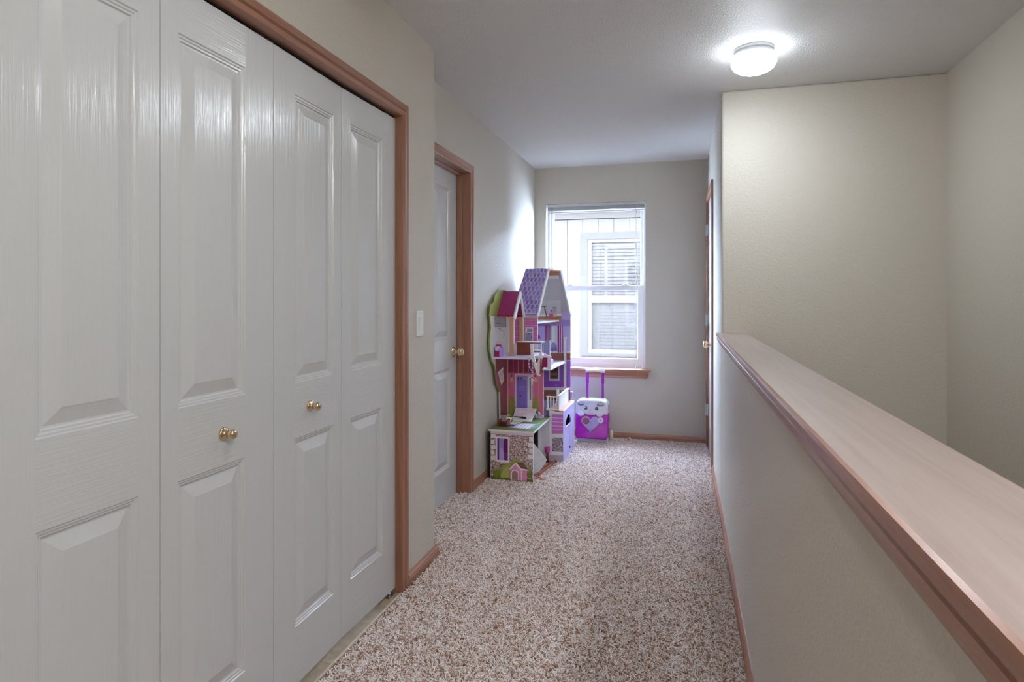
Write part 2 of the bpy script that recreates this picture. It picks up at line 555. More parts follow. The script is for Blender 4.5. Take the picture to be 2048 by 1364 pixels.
# cap of the half wall
cap = empty('trim_2', (0.263, 1.1, CAPZ), 'worn wooden cap on the half wall', None, None, 'structure')
X1, X2, E = 0.1807, 0.3452, 0.007
prof = [(X1 + E, CAPZ), (X1 + 0.002, CAPZ - 0.002), (X1, CAPZ - 0.007), (X1, CAPZ - 0.017), (X1 + 0.003, CAPZ - 0.022), (X2 - 0.003, CAPZ - 0.022), (X2, CAPZ - 0.017), (X2, CAPZ - 0.007), (X2 - 0.002, CAPZ - 0.002), (X2 - E, CAPZ)]
mb = MB()
mb.use(m_wood_y); mb.use(m_cap); mb.use(m_wood_y)
n0 = len(mb.f)
mb.prism(prof, 'y', YREAR, YS)
for i in range(n0, len(mb.f)):
    if all(abs(mb.v[k][2] - CAPZ) < 1e-5 for k in mb.f[i]):
        mb.mi[i] = 1
obj('cap_board', mb, None, cap)
ap = [(XR, CAPZ - 0.022), (XR - 0.0235, CAPZ - 0.022), (XR - 0.0235, CAPZ - 0.0255), (XR - 0.0275, CAPZ - 0.029), (XR - 0.0265, CAPZ - 0.042), (XR - 0.018, CAPZ - 0.054), (XR - 0.012, CAPZ - 0.066), (XR, CAPZ - 0.068)]
obj('apron_moulding', MB().prism(ap, 'y', YREAR, YS), m_wood_y, cap)
XQ = XR + 0.105
ap2 = [(XQ, CAPZ - 0.022), (XQ + 0.018, CAPZ - 0.022), (XQ + 0.014, CAPZ - 0.040), (XQ + 0.007, CAPZ - 0.066), (XQ, CAPZ - 0.068)]
obj('apron_moulding', MB().prism(ap2, 'y', YREAR, YS - 0.001), m_wood_y, cap)

# ------------------------------------------------------------------ left hall door
P_l = lambda u, t, z: (XL + t, u, z)
tr = casing('trim_3', 'stained wood casing of the left hall door', P_l, D0, D1, DZ, (XL, 3.3, 0), m_wood_z, m_wood_y)
for y0, y1 in ((D1 - 0.001, D1 + 0.018), (D0 - 0.018, D0 + 0.001)):
    obj('jamb', bx(XL - T, XL + 0.001, y0, y1, 0, DZ + 0.018), m_wood_z, tr)
obj('head_jamb', bx(XL - T, XL + 0.001, D0, D1, DZ - 0.001, DZ + 0.018), m_wood_y, tr)
HX = XL - 0.083
obj('door_stop', bx(HX + 0.002, HX + 0.036, D1 - 0.011, D1 - 0.001, 0, DZ - 0.001), m_wood_z, tr, bevel=0.002)
obj('door_stop', bx(HX + 0.002, HX + 0.036, D0 + 0.001, D0 + 0.011, 0, DZ - 0.001), m_wood_z, tr, bevel=0.002)
obj('door_stop', bx(HX + 0.002, HX + 0.036, D0, D1, DZ - 0.011, DZ - 0.001), m_wood_y, tr, bevel=0.002)
P_h = lambda u, t, z: (HX + t, u, z)
cols = ((D0 + 0.115, D0 + 0.365), (D1 - 0.375, D1 - 0.125))
pan = [(a, b, *zz) for a, b in cols for zz in ((0.21, 0.82), (1.0, 1.925))]
d = empty('door_3', (HX, (D0 + D1) / 2, 0.012), 'white panelled door with brass knob in the left wall', 'door', None, 'structure')
lf = obj('door_leaf', moulded(P_h, D0 + 0.003, D1 - 0.003, 0.014, DZ - 0.004, pan, 0.035, m_door, m_door_rail), None, d)
def lever_knob(parent, P, u, z, m):
    c = Vector(P(u, 0, z)); ax = (Vector(P(u, 1, z)) - c).normalized()
    side = (Vector(P(u + 1, 0, z)) - c).normalized(); up = Vector((0, 0, 1))
    def rev(prof, n=28):
        mb = MB()
        mb.grid([[c + ax * h + (side * math.cos(2 * PI * k / n) + up * math.sin(2 * PI * k / n)) * max(r, 0.0005) for k in range(n)] for r, h in prof], close_u=True)
        return mb
    ro = obj('rosette', rev([(0.0005, 0.0), (0.033, 0.0), (0.0335, 0.003), (0.030, 0.007), (0.018, 0.011), (0.013, 0.014), (0.0005, 0.015)]), m, parent)
    return obj('knob', rev([(0.0115, 0.010), (0.0105, 0.026), (0.012, 0.032), (0.020, 0.036), (0.0265, 0.043), (0.0275, 0.051), (0.0260, 0.060), (0.0225, 0.065), (0.016, 0.0665), (0.0155, 0.0645), (0.0005, 0.064)]), m, parent)
lever_knob(d, P_h, D1 - 0.068, 0.915, m_brass)
mb = bx(XL - 0.5, XL - 0.48, YC, 4.1, -0.2, H)
mb.box(XL - 0.48, XL - T, 4.08, 4.1, -0.2, H); mb.box(XL - 0.48, XL - 0.107, YC + 0.02, 4.08, -0.2, -0.01); mb.box(XL - 0.48, XL - T, YC + 0.001, YC + 0.02, -0.2, H)
struct('wall_bedroom', mb, m_closet, 'room wall behind the left hall door')

# ------------------------------------------------------------------ right hall door
P_r = lambda u, t, z: (xr(u) - t, u, z)
tr = casing('trim_4', 'stained wood casing of the right hall door', P_r, R0, R1, RZ, (0.2, 5.05, 0), m_wood_z, m_wood_y)
def rb(t0, t1, y0, y1, z0, z1):
    return MB().hexa([P_r(y0, t0, z0), P_r(y0, t1, z0), P_r(y0, t1, z1), P_r(y0, t0, z1)], [P_r(y1, t0, z0), P_r(y1, t1, z0), P_r(y1, t1, z1), P_r(y1, t0, z1)])
obj('jamb', rb(-0.11, 0.001, R0 - 0.018, R0 + 0.001, 0, RZ + 0.018), m_wood_z, tr)
obj('jamb', rb(-0.11, 0.001, R1 - 0.001, R1 + 0.018, 0, RZ + 0.018), m_wood_z, tr)
obj('head_jamb', rb(-0.11, 0.001, R0, R1, RZ - 0.001, RZ + 0.018), m_wood_y, tr)
d = empty('door_4', (0.2, 5.05, 0.012), 'white door with three pale hinges in the right wall', 'door', None, 'structure')
P_rd = lambda u, t, z: P_r(u, t - 0.001, z)
cols = ((R0 + 0.11, R0 + 0.32), (R1 - 0.32, R1 - 0.11))
pan = [(a, b, *zz) for a, b in cols for zz in ((0.21, 0.82), (1.0, 1.925))]
obj('door_leaf', moulded(P_rd, R0 + 0.003, R1 - 0.003, 0.014, RZ - 0.004, pan, 0.035, m_door, m_door_rail), None, d)
lever_knob(d, P_rd, R0 + 0.065, 0.912, m_brass)
for z in (1.82, 1.07, 0.32):
    mb = MB().tube([P_r(R1 - 0.002, 0.008, z - 0.047), P_r(R1 - 0.002, 0.008, z + 0.047)], 0.0075, 10)
    mb.hexa([P_r(R1 - 0.002, 0.0175, z - 0.046), P_r(R1 + 0.036, 0.0175, z - 0.046), P_r(R1 + 0.036, 0.0175, z + 0.046), P_r(R1 - 0.002, 0.0175, z + 0.046)],
            [P_r(R1 - 0.002, 0.020, z - 0.046), P_r(R1 + 0.036, 0.020, z - 0.046), P_r(R1 + 0.036, 0.020, z + 0.046), P_r(R1 - 0.002, 0.020, z + 0.046)])
    hg = obj('hinge', mb, m_plastic, d)
    for k in (-0.03, 0.0, 0.03):
        q = P_r(R1 + 0.018, 0.020, z + k)
        obj('screw', MB().tube([q, (q[0] - 0.0015, q[1], q[2])], 0.004, 8), m_nickel, hg)
mb = bx(0.60, 0.62, YS + 0.125, YB + 0.15, -0.2, H)
mb.box(0.34, 0.60, YS + 0.125, YB + 0.15, -0.2, -0.01); mb.box(XR + T, 0.60, YB + 0.12, YB + 0.15, -0.2, H)
struct('wall_room_right', mb, m_closet, 'room wall behind the right hall door')

# ------------------------------------------------------------------ window
win = empty('window_1', (-0.76, YB + 0.1, WZ0), 'white double-hung window at the end of the hall', 'window', None, 'structure')
FY0, FY1 = YB + 0.075, YB + 0.15
fw = 0.024
mb = MB()
mb.box(WX0, WX0 + fw, FY0, FY1, WZ0, WZ1); mb.box(WX1 - fw, WX1, FY0, FY1, WZ0, WZ1)
mb.box(WX0 + fw, WX1 - fw, FY0, FY1, WZ1 - fw, WZ1); mb.box(WX0 + fw, WX1 - fw, FY0, FY1, WZ0, WZ0 + 0.02)
obj('window_frame', mb, m_vinyl, win, bevel=0.002)
MR = 1.345                                           # meeting rail
def sash(name, x0, x1, y0, y1, z0, z1, sw, bot, topw):
    mb = MB()
    mb.box(x0, x0 + sw, y0, y1, z0, z1); mb.box(x1 - sw, x1, y0, y1, z0, z1)
    mb.box(x0 + sw, x1 - sw, y0, y1, z0, z0 + bot); mb.box(x0 + sw, x1 - sw, y0, y1, z1 - topw, z1)
    s = obj(name, mb, m_vinyl, win, bevel=0.003)
    obj('pane', bx(x0 + sw - 0.003, x1 - sw + 0.003, (y0 + y1) / 2 - 0.002, (y0 + y1) / 2 + 0.002, z0 + bot - 0.003, z1 - topw + 0.003), m_glass, s)
    return s
sash('upper_sash', WX0 + fw, WX1 - fw, FY0 + 0.040, FY0 + 0.068, MR - 0.02, WZ1 - fw, 0.026, 0.035, 0.030)
ls = sash('lower_sash', WX0 + fw, WX1 - fw, FY0 + 0.004, FY0 + 0.036, WZ0 + 0.02, MR + 0.022, 0.050, 0.060, 0.045)
for lx in (-1.005, -0.50):
    mb = MB().box(lx - 0.03, lx + 0.03, FY0 + 0.006, FY0 + 0.03, MR + 0.022, MR + 0.029)
    mb.box(lx - 0.012, lx + 0.022, FY0 + 0.000, FY0 + 0.018, MR + 0.029, MR + 0.040)
    obj('sash_lock', mb, m_vinyl, ls, bevel=0.003)
sill = empty('trim_5', (-0.76, YB, WZ0 - 0.08), 'stained wood window sill with apron', None, None, 'structure')
obj('stool_board', bx(-1.255, -0.276, YB - 0.060, YB + 0.078, WZ0 - 0.022, WZ0), m_wood_x, sill, bevel=0.005)
SP = [(YB, WZ0 - 0.082), (YB - 0.012, WZ0 - 0.082), (YB - 0.018, WZ0 - 0.060), (YB - 0.030, WZ0 - 0.042), (YB - 0.040, WZ0 - 0.024), (YB, WZ0 - 0.024)]
obj('apron', MB().hexa([(-1.235 + 0.016 * (z < WZ0 - 0.05), y, z) for y, z in SP], [(-0.290 - 0.016 * (z < WZ0 - 0.05), y, z) for y, z in SP]), m_wood_x, sill)

# raised mini blind
bl = empty('window_blind', (-0.765, YB + 0.03, 2.03), 'raised grey mini blind with hanging cords at the window top', 'blind')
BX0, BX1 = WX0 + 0.010, WX1 - 0.006
obj('headrail', bx(BX0, BX1, YB + 0.006, YB + 0.034, 2.078, 2.104), m_slat, bl, bevel=0.002)
for i in range(14):
    z = 2.076 - i * 0.0021
    obj('slat', bx(BX0 + 0.004, BX1 - 0.004, YB + 0.008, YB + 0.033, z - 0.0013, z), m_slat, bl)
obj('bottom_rail', bx(BX0 + 0.004, BX1 - 0.004, YB + 0.010, YB + 0.031, 2.026, 2.037), m_plastic, bl, bevel=0.002)
for x in (-1.097, -1.040, -0.452, -0.398):
    obj('ladder_cord', MB().tube([(x, YB + 0.006, 2.09), (x, YB + 0.005, 2.03)], 0.0012, 6), m_cord, bl)
def sway(x, z0, z1, y, a=0.004):
    return [(x + a * math.sin(k * 1.1), y, z0 + (z1 - z0) * k / 7) for k in range(8)]
obj('tilt_wand', MB().tube([(-1.150, YB + 0.003, 2.075), (-1.147, YB + 0.004, 1.40)], 0.0032, 8), m_plastic, bl)
lc = obj('lift_cord', MB().tube(sway(-0.405, 2.075, 0.660, YB + 0.003), 0.0013, 6), m_cord, bl)
obj('cord_tassel', MB().lathe([(0.002, 0.03), (0.006, 0.022), (0.007, 0.0), (0.001, -0.001)], (-0.40, YB + 0.004, 0.634), 'z', 12), m_plastic, lc)
lc = obj('lift_cord', MB().tube(sway(-0.398, 2.075, 0.665, YB + 0.006, -0.003), 0.0013, 6), m_cord, bl)
obj('cord_tassel', MB().lathe([(0.002, 0.03), (0.006, 0.022), (0.007, 0.0), (0.001, -0.001)], (-0.345, YB - 0.005, 0.632), 'z', 12), m_plastic, lc)

# ------------------------------------------------------------------ neighbouring house
NY = 9.6
nh = empty('neighbour_house', (-0.7, NY, -3.0), 'white sided house next door seen through the window', 'house')
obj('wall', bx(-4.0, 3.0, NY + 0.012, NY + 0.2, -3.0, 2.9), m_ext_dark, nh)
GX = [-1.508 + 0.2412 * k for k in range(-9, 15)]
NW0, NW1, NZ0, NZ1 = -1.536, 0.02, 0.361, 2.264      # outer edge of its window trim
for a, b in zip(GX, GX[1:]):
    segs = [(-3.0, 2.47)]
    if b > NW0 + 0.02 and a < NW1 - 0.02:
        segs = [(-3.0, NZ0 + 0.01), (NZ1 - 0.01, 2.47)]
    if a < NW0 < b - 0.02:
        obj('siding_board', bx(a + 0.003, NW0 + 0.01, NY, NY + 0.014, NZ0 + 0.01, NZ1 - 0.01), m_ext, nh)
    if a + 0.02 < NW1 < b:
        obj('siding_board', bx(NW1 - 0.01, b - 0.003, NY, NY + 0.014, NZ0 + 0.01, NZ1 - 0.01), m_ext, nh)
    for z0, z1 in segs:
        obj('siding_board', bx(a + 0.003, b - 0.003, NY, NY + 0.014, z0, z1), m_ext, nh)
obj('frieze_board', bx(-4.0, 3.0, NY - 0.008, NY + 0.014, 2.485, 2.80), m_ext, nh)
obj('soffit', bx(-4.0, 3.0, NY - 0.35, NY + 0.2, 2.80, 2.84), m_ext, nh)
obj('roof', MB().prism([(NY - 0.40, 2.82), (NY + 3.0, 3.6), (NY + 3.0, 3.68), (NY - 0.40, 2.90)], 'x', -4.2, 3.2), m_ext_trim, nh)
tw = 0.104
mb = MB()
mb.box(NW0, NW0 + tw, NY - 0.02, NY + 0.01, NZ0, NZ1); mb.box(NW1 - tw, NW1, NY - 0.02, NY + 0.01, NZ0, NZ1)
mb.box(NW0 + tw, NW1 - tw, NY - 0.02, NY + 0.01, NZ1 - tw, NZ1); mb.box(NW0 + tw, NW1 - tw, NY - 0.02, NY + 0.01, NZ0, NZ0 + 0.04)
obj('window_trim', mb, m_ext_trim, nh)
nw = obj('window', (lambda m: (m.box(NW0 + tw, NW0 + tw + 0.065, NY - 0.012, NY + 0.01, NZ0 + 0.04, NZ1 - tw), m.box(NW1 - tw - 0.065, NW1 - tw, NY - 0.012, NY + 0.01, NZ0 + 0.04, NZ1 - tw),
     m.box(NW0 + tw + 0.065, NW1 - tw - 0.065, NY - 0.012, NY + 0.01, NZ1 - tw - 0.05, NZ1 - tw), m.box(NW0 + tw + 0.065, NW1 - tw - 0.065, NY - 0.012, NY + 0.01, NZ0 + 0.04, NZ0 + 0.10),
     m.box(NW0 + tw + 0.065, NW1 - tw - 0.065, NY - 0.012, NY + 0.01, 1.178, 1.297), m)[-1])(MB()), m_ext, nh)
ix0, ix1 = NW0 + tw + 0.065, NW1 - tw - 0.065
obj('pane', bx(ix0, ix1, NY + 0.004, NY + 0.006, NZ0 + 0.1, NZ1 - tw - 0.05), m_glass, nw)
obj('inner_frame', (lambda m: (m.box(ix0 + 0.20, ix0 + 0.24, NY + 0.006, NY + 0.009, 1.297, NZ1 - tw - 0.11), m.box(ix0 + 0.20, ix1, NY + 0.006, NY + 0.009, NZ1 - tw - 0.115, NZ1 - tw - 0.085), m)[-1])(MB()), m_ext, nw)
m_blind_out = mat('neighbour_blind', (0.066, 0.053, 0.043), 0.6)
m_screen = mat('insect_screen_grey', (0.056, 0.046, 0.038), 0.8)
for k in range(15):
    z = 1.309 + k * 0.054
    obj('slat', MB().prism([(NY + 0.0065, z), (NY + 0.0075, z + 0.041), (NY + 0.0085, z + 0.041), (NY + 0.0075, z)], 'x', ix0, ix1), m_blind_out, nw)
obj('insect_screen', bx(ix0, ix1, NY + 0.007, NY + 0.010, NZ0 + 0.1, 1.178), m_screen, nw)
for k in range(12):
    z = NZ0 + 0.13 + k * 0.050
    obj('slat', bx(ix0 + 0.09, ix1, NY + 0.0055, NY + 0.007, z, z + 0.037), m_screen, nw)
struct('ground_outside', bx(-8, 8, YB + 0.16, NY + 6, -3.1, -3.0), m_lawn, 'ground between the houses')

# ------------------------------------------------------------------ ceiling lights
def ceiling_light(x, y, strength, col, label):
    t = empty('ceiling_light', (x, y, 2.31), label, 'light', None)
    m_on = mat('lit_opal_glass', (0.9, 0.9, 0.9), 0.4, emit=(col, strength))
    obj('base_ring', MB().lathe([(0.001, 0.0), (0.090, 0.0), (0.092, -0.004), (0.091, -0.012), (0.087, -0.014), (0.087, -0.020), (0.091, -0.022), (0.092, -0.030), (0.088, -0.034), (0.001, -0.034)], (x, y, H), 'z', 48), m_plastic_gr, t)
    m_side = mat('glowing_opal_rim', (0.9, 0.9, 0.9), 0.4, emit=(col, min(16.0, strength * 0.12)))
    prof = [(0.080, -0.032), (0.094, -0.040), (0.102, -0.052), (0.1035, -0.062), (0.100, -0.076), (0.090, -0.090), (0.072, -0.102), (0.046, -0.112), (0.018, -0.117), (0.0008, -0.118)]
    mb = MB().use(m_side); mb.lathe(prof[:6], (x, y, H), 'z', 48)
    mb.use(m_on); mb.lathe(prof[5:], (x, y, H), 'z', 48)
    obj('dome_shade', mb, None, t)
ceiling_light(0.324, 3.165, LAMP_HALL, (0.86, 0.955, 1.04), 'lit round flush ceiling light above the half wall')
ceiling_light(-0.30, 1.05, LAMP_NEAR, (0.93, 0.97, 1.0), 'round flush ceiling light in front of the closet doors')

ceiling_light(0.88, -0.30, LAMP_FILL, (0.94, 0.97, 1.0), 'unseen round ceiling light added over the stairs to brighten them')  # unseen lamp, added to brighten the stairwell walls and the cap

# ------------------------------------------------------------------ light switch
sw = empty('light_switch', (XC, 2.598, 1.08), 'white rocker light switch beside the closet casing', 'switch')
obj('plate', bx(XC - 0.001, XC + 0.006, 2.561, 2.633, 1.080, 1.195), m_plastic, sw, bevel=0.003)
obj('rocker', MB().hexa([(XC + 0.005, 2.581, 1.105), (XC + 0.005, 2.613, 1.105), (XC + 0.005, 2.613, 1.170), (XC + 0.005, 2.581, 1.170)],
                        [(XC + 0.007, 2.582, 1.106), (XC + 0.007, 2.612, 1.106), (XC + 0.011, 2.612, 1.169), (XC + 0.011, 2.582, 1.169)]), m_plastic, sw)
for z in (1.0905, 1.1845):
    obj('screw', MB().tube([(XC + 0.0055, 2.597, z), (XC + 0.007, 2.597, z)], 0.0032, 10), m_plastic_gr, sw)

# ------------------------------------------------------------------ carpet pile
def carpet():
    m = mat('frieze_carpet_yarn', (0.5, 0.43, 0.39), 0.95, spec=0.1)
    oi = nd(m, 'ShaderNodeObjectInfo')
    n1 = noise(m, coords(m), 38, 3, 0.6)
    mx = nd(m, 'ShaderNodeMath', operation='ADD')
    mr_ = nd(m, 'ShaderNodeMath', operation='MULTIPLY'); lk(m, oi.outputs['Random'], mr_.inputs[0]); mr_.inputs[1].default_value = 1.1
    lk(m, mr_.outputs[0], mx.inputs[0]); lk(m, n1, mx.inputs[1])
    mh = nd(m, 'ShaderNodeMath', operation='MULTIPLY')
    lk(m, mx.outputs[0], mh.inputs[0]); mh.inputs[1].default_value = 0.5
    c = ramp(m, mh.outputs[0], [(0.24, (0.34, 0.16, 0.085)), (0.38, (0.60, 0.43, 0.34)), (0.52, (0.90, 0.82, 0.79)), (0.85, (0.93, 0.89, 0.88))])
    lk(m, c, bsdf(m).inputs['Base Color'])
    mb = MB()
    y0, y1 = -0.6, YB - 0.013
    N = 1
    mb.face([(XC + 0.011 if False else -1.130, y0, 0.001), (XR - 0.013, y0, 0.001), (XR - 0.013, YC + 0.013, 0.001), (-1.130, YC + 0.013, 0.001)])
    mb.face([(XL + 0.013, YC + 0.014, 0.001), (XR - 0.013, YC + 0.014, 0.001), (XR - 0.022, y1, 0.001), (XL + 0.013, y1, 0.001)])
    mb.face([(HX + 0.003, D0 + 0.012, 0.001), (XL + 0.012, D0 + 0.012, 0.001), (XL + 0.012, D1 - 0.012, 0.001), (HX + 0.003, D1 - 0.012, 0.001)])
    o = obj('carpet', mb, m)
    tag(o, 'beige and brown frieze carpet covering the hall floor', 'carpet', None, 'stuff')
    ng = bpy.data.node_groups.new('pile', 'GeometryNodeTree')
    ng.interface.new_socket('Geometry', in_out='INPUT', socket_type='NodeSocketGeometry')
    ng.interface.new_socket('Geometry', in_out='OUTPUT', socket_type='NodeSocketGeometry')
    N = ng.nodes.new; L = ng.links.new
    gi, go = N('NodeGroupInput'), N('NodeGroupOutput')
    dist = N('GeometryNodeDistributePointsOnFaces'); dist.inputs['Density'].default_value = 60000.0
    cur = N('GeometryNodeCurveQuadraticBezier'); cur.inputs['Resolution'].default_value = 4
    cur.inputs['Start'].default_value = (0, 0, 0); cur.inputs['Middle'].default_value = (0.001, 0, 0.0125); cur.inputs['End'].default_value = (0.0125, 0.001, 0.0130)
    prof = N('GeometryNodeCurvePrimitiveCircle'); prof.inputs['Resolution'].default_value = 4; prof.inputs['Radius'].default_value = 0.00155
    c2m = N('GeometryNodeCurveToMesh'); c2m.inputs['Fill Caps'].default_value = True
    sm = N('GeometryNodeSetMaterial'); sm.inputs['Material'].default_value = m
    inst = N('GeometryNodeInstanceOnPoints')
    rv = N('FunctionNodeRandomValue'); rv.data_type = 'FLOAT_VECTOR'
    rv.inputs[0].default_value = (-0.45, -0.45, 0.0); rv.inputs[1].default_value = (0.45, 0.45, 6.283)
    rs = N('FunctionNodeRandomValue'); rs.data_type = 'FLOAT'
    rs.inputs[2].default_value = 0.75; rs.inputs[3].default_value = 1.25
    e2r = N('FunctionNodeEulerToRotation')
    L(gi.outputs[0], dist.inputs['Mesh']); L(dist.outputs['Points'], inst.inputs['Points'])
    L(cur.outputs[0], c2m.inputs['Curve']); L(prof.outputs[0], c2m.inputs['Profile Curve'])
    L(c2m.outputs[0], sm.inputs[0]); L(sm.outputs[0], inst.inputs['Instance'])
    L(rv.outputs[0], e2r.inputs[0]); L(e2r.outputs[0], inst.inputs['Rotation'])
    L(rs.outputs[1], inst.inputs['Scale'])
    L(inst.outputs[0], go.inputs[0])
    md = o.modifiers.new('pile', 'NODES'); md.node_group = ng
carpet()
FRONT_ART = [
  ('stone_base', [(-1.272, 0.328), (-0.974, 0.328), (-0.974, 0.005), (-1.27, 0.004)]),
  ('band', [(-1.272, 0.358), (-0.974, 0.355), (-0.974, 0.326), (-1.272, 0.327)]),
  ('grass', [(-1.269, 0.039), (-0.974, 0.032), (-0.974, 0.004), (-1.269, 0.003)]),
  ('hedge', [(-1.201, 0.029), (-1.209, 0.071), (-1.19, 0.108), (-1.164, 0.124), (-1.139, 0.121), (-1.118, 0.153), (-1.077, 0.163), (-1.041, 0.153), (-1.02, 0.13), (-1.01, 0.037)]),
  ('hedge_lt', [(-1.196, 0.032), (-1.196, 0.072), (-1.175, 0.099), (-1.144, 0.111), (-1.139, 0.032)]),
  ('winframe', [(-1.236, 0.31), (-1.137, 0.309), (-1.137, 0.135), (-1.231, 0.136)]),
  ('purple_dk', [(-1.223, 0.298), (-1.148, 0.297), (-1.148, 0.151), (-1.222, 0.151)]),
  ('lav_pane', [(-1.21, 0.298), (-1.175, 0.297), (-1.181, 0.228), (-1.175, 0.151), (-1.21, 0.151)]),
  ('lav_lt', [(-1.205, 0.232), (-1.179, 0.231), (-1.175, 0.152), (-1.207, 0.151)]),
  ('magenta_dk', [(-1.175, 0.296), (-1.148, 0.296), (-1.148, 0.2), (-1.181, 0.208)]),
  ('doghouse_wall', [(-1.132, 0.094), (-1.095, 0.132), (-1.056, 0.107), (-1.015, 0.098), (-1.015, 0.024), (-1.132, 0.021)]),
  ('roof_br', [(-1.095, 0.142), (-1.041, 0.146), (-1.008, 0.1), (-1.056, 0.098)]),
  ('trimw', [(-1.139, 0.094), (-1.095, 0.139), (-1.087, 0.14), (-1.054, 0.103), (-1.008, 0.099), (-1.01, 0.091), (-1.059, 0.092), (-1.094, 0.127), (-1.132, 0.088)]),
  ('trimw', [(-1.126, 0.022), (-1.126, 0.072), (-1.11, 0.091), (-1.087, 0.093), (-1.072, 0.079), (-1.072, 0.022)]),
  ('doghole', [(-1.119, 0.023), (-1.119, 0.07), (-1.107, 0.084), (-1.09, 0.084), (-1.077, 0.071), (-1.077, 0.023)]),
  ('trimw', [(-1.056, 0.09), (-1.047, 0.089), (-1.047, 0.021), (-1.056, 0.021)]),
]
QUOINS = [
  ('quoin', [(-1.269, 0.323), (-1.237, 0.323), (-1.237, 0.296), (-1.269, 0.295)]),
  ('quoin', [(-1.269, 0.286), (-1.245, 0.286), (-1.245, 0.258), (-1.269, 0.258)]),
  ('quoin', [(-1.269, 0.248), (-1.237, 0.249), (-1.237, 0.221), (-1.269, 0.221)]),
  ('quoin', [(-1.269, 0.211), (-1.245, 0.211), (-1.245, 0.184), (-1.269, 0.184)]),
  ('quoin', [(-1.269, 0.174), (-1.237, 0.175), (-1.237, 0.147), (-1.269, 0.147)]),
  ('quoin', [(-0.999, 0.319), (-0.974, 0.319), (-0.974, 0.29), (-0.999, 0.29)]),
  ('quoin', [(-1.01, 0.279), (-0.974, 0.279), (-0.974, 0.25), (-1.01, 0.25)]),
  ('quoin', [(-0.999, 0.24), (-0.974, 0.24), (-0.974, 0.211), (-0.999, 0.211)]),
  ('quoin', [(-1.01, 0.2), (-0.974, 0.201), (-0.974, 0.172), (-1.01, 0.171)]),
]
BLADES = [
  ('blade_dk', [(-1.236, 0.027), (-1.226, 0.028), (-1.268, 0.095)]),
  ('blade', [(-1.235, 0.027), (-1.224, 0.028), (-1.264, 0.102)]),
  ('blade_dk', [(-1.234, 0.027), (-1.223, 0.028), (-1.254, 0.109)]),
  ('blade', [(-1.232, 0.027), (-1.222, 0.028), (-1.244, 0.116)]),
  ('blade_dk', [(-1.231, 0.027), (-1.22, 0.028), (-1.234, 0.123)]),
  ('blade', [(-1.23, 0.027), (-1.219, 0.028), (-1.224, 0.13)]),
  ('blade_dk', [(-1.228, 0.027), (-1.218, 0.028), (-1.214, 0.124)]),
  ('blade', [(-1.227, 0.027), (-1.216, 0.028), (-1.204, 0.119)]),
  ('blade_dk', [(-1.226, 0.028), (-1.215, 0.028), (-1.194, 0.113)]),
  ('blade', [(-1.224, 0.028), (-1.214, 0.028), (-1.185, 0.108)]),
  ('blade_dk', [(-1.223, 0.028), (-1.212, 0.029), (-1.175, 0.102)]),
  ('blade_dk', [(-1.006, 0.044), (-0.996, 0.045), (-1.043, 0.112)]),
  ('blade', [(-1.005, 0.044), (-0.995, 0.045), (-1.031, 0.121)]),
  ('blade_dk', [(-1.003, 0.045), (-0.993, 0.045), (-1.019, 0.129)]),
  ('blade', [(-1.002, 0.045), (-0.992, 0.045), (-1.007, 0.138)]),
  ('blade_dk', [(-1.0, 0.045), (-0.99, 0.046), (-0.995, 0.146)]),
  ('blade', [(-0.999, 0.045), (-0.989, 0.046), (-0.983, 0.14)]),
  ('blade_dk', [(-0.997, 0.045), (-0.987, 0.046), (-0.975, 0.132)]),
  ('blade', [(-0.995, 0.045), (-0.985, 0.046), (-0.975, 0.125)]),
  ('blade_dk', [(-0.994, 0.045), (-0.984, 0.046), (-0.975, 0.117)]),
]
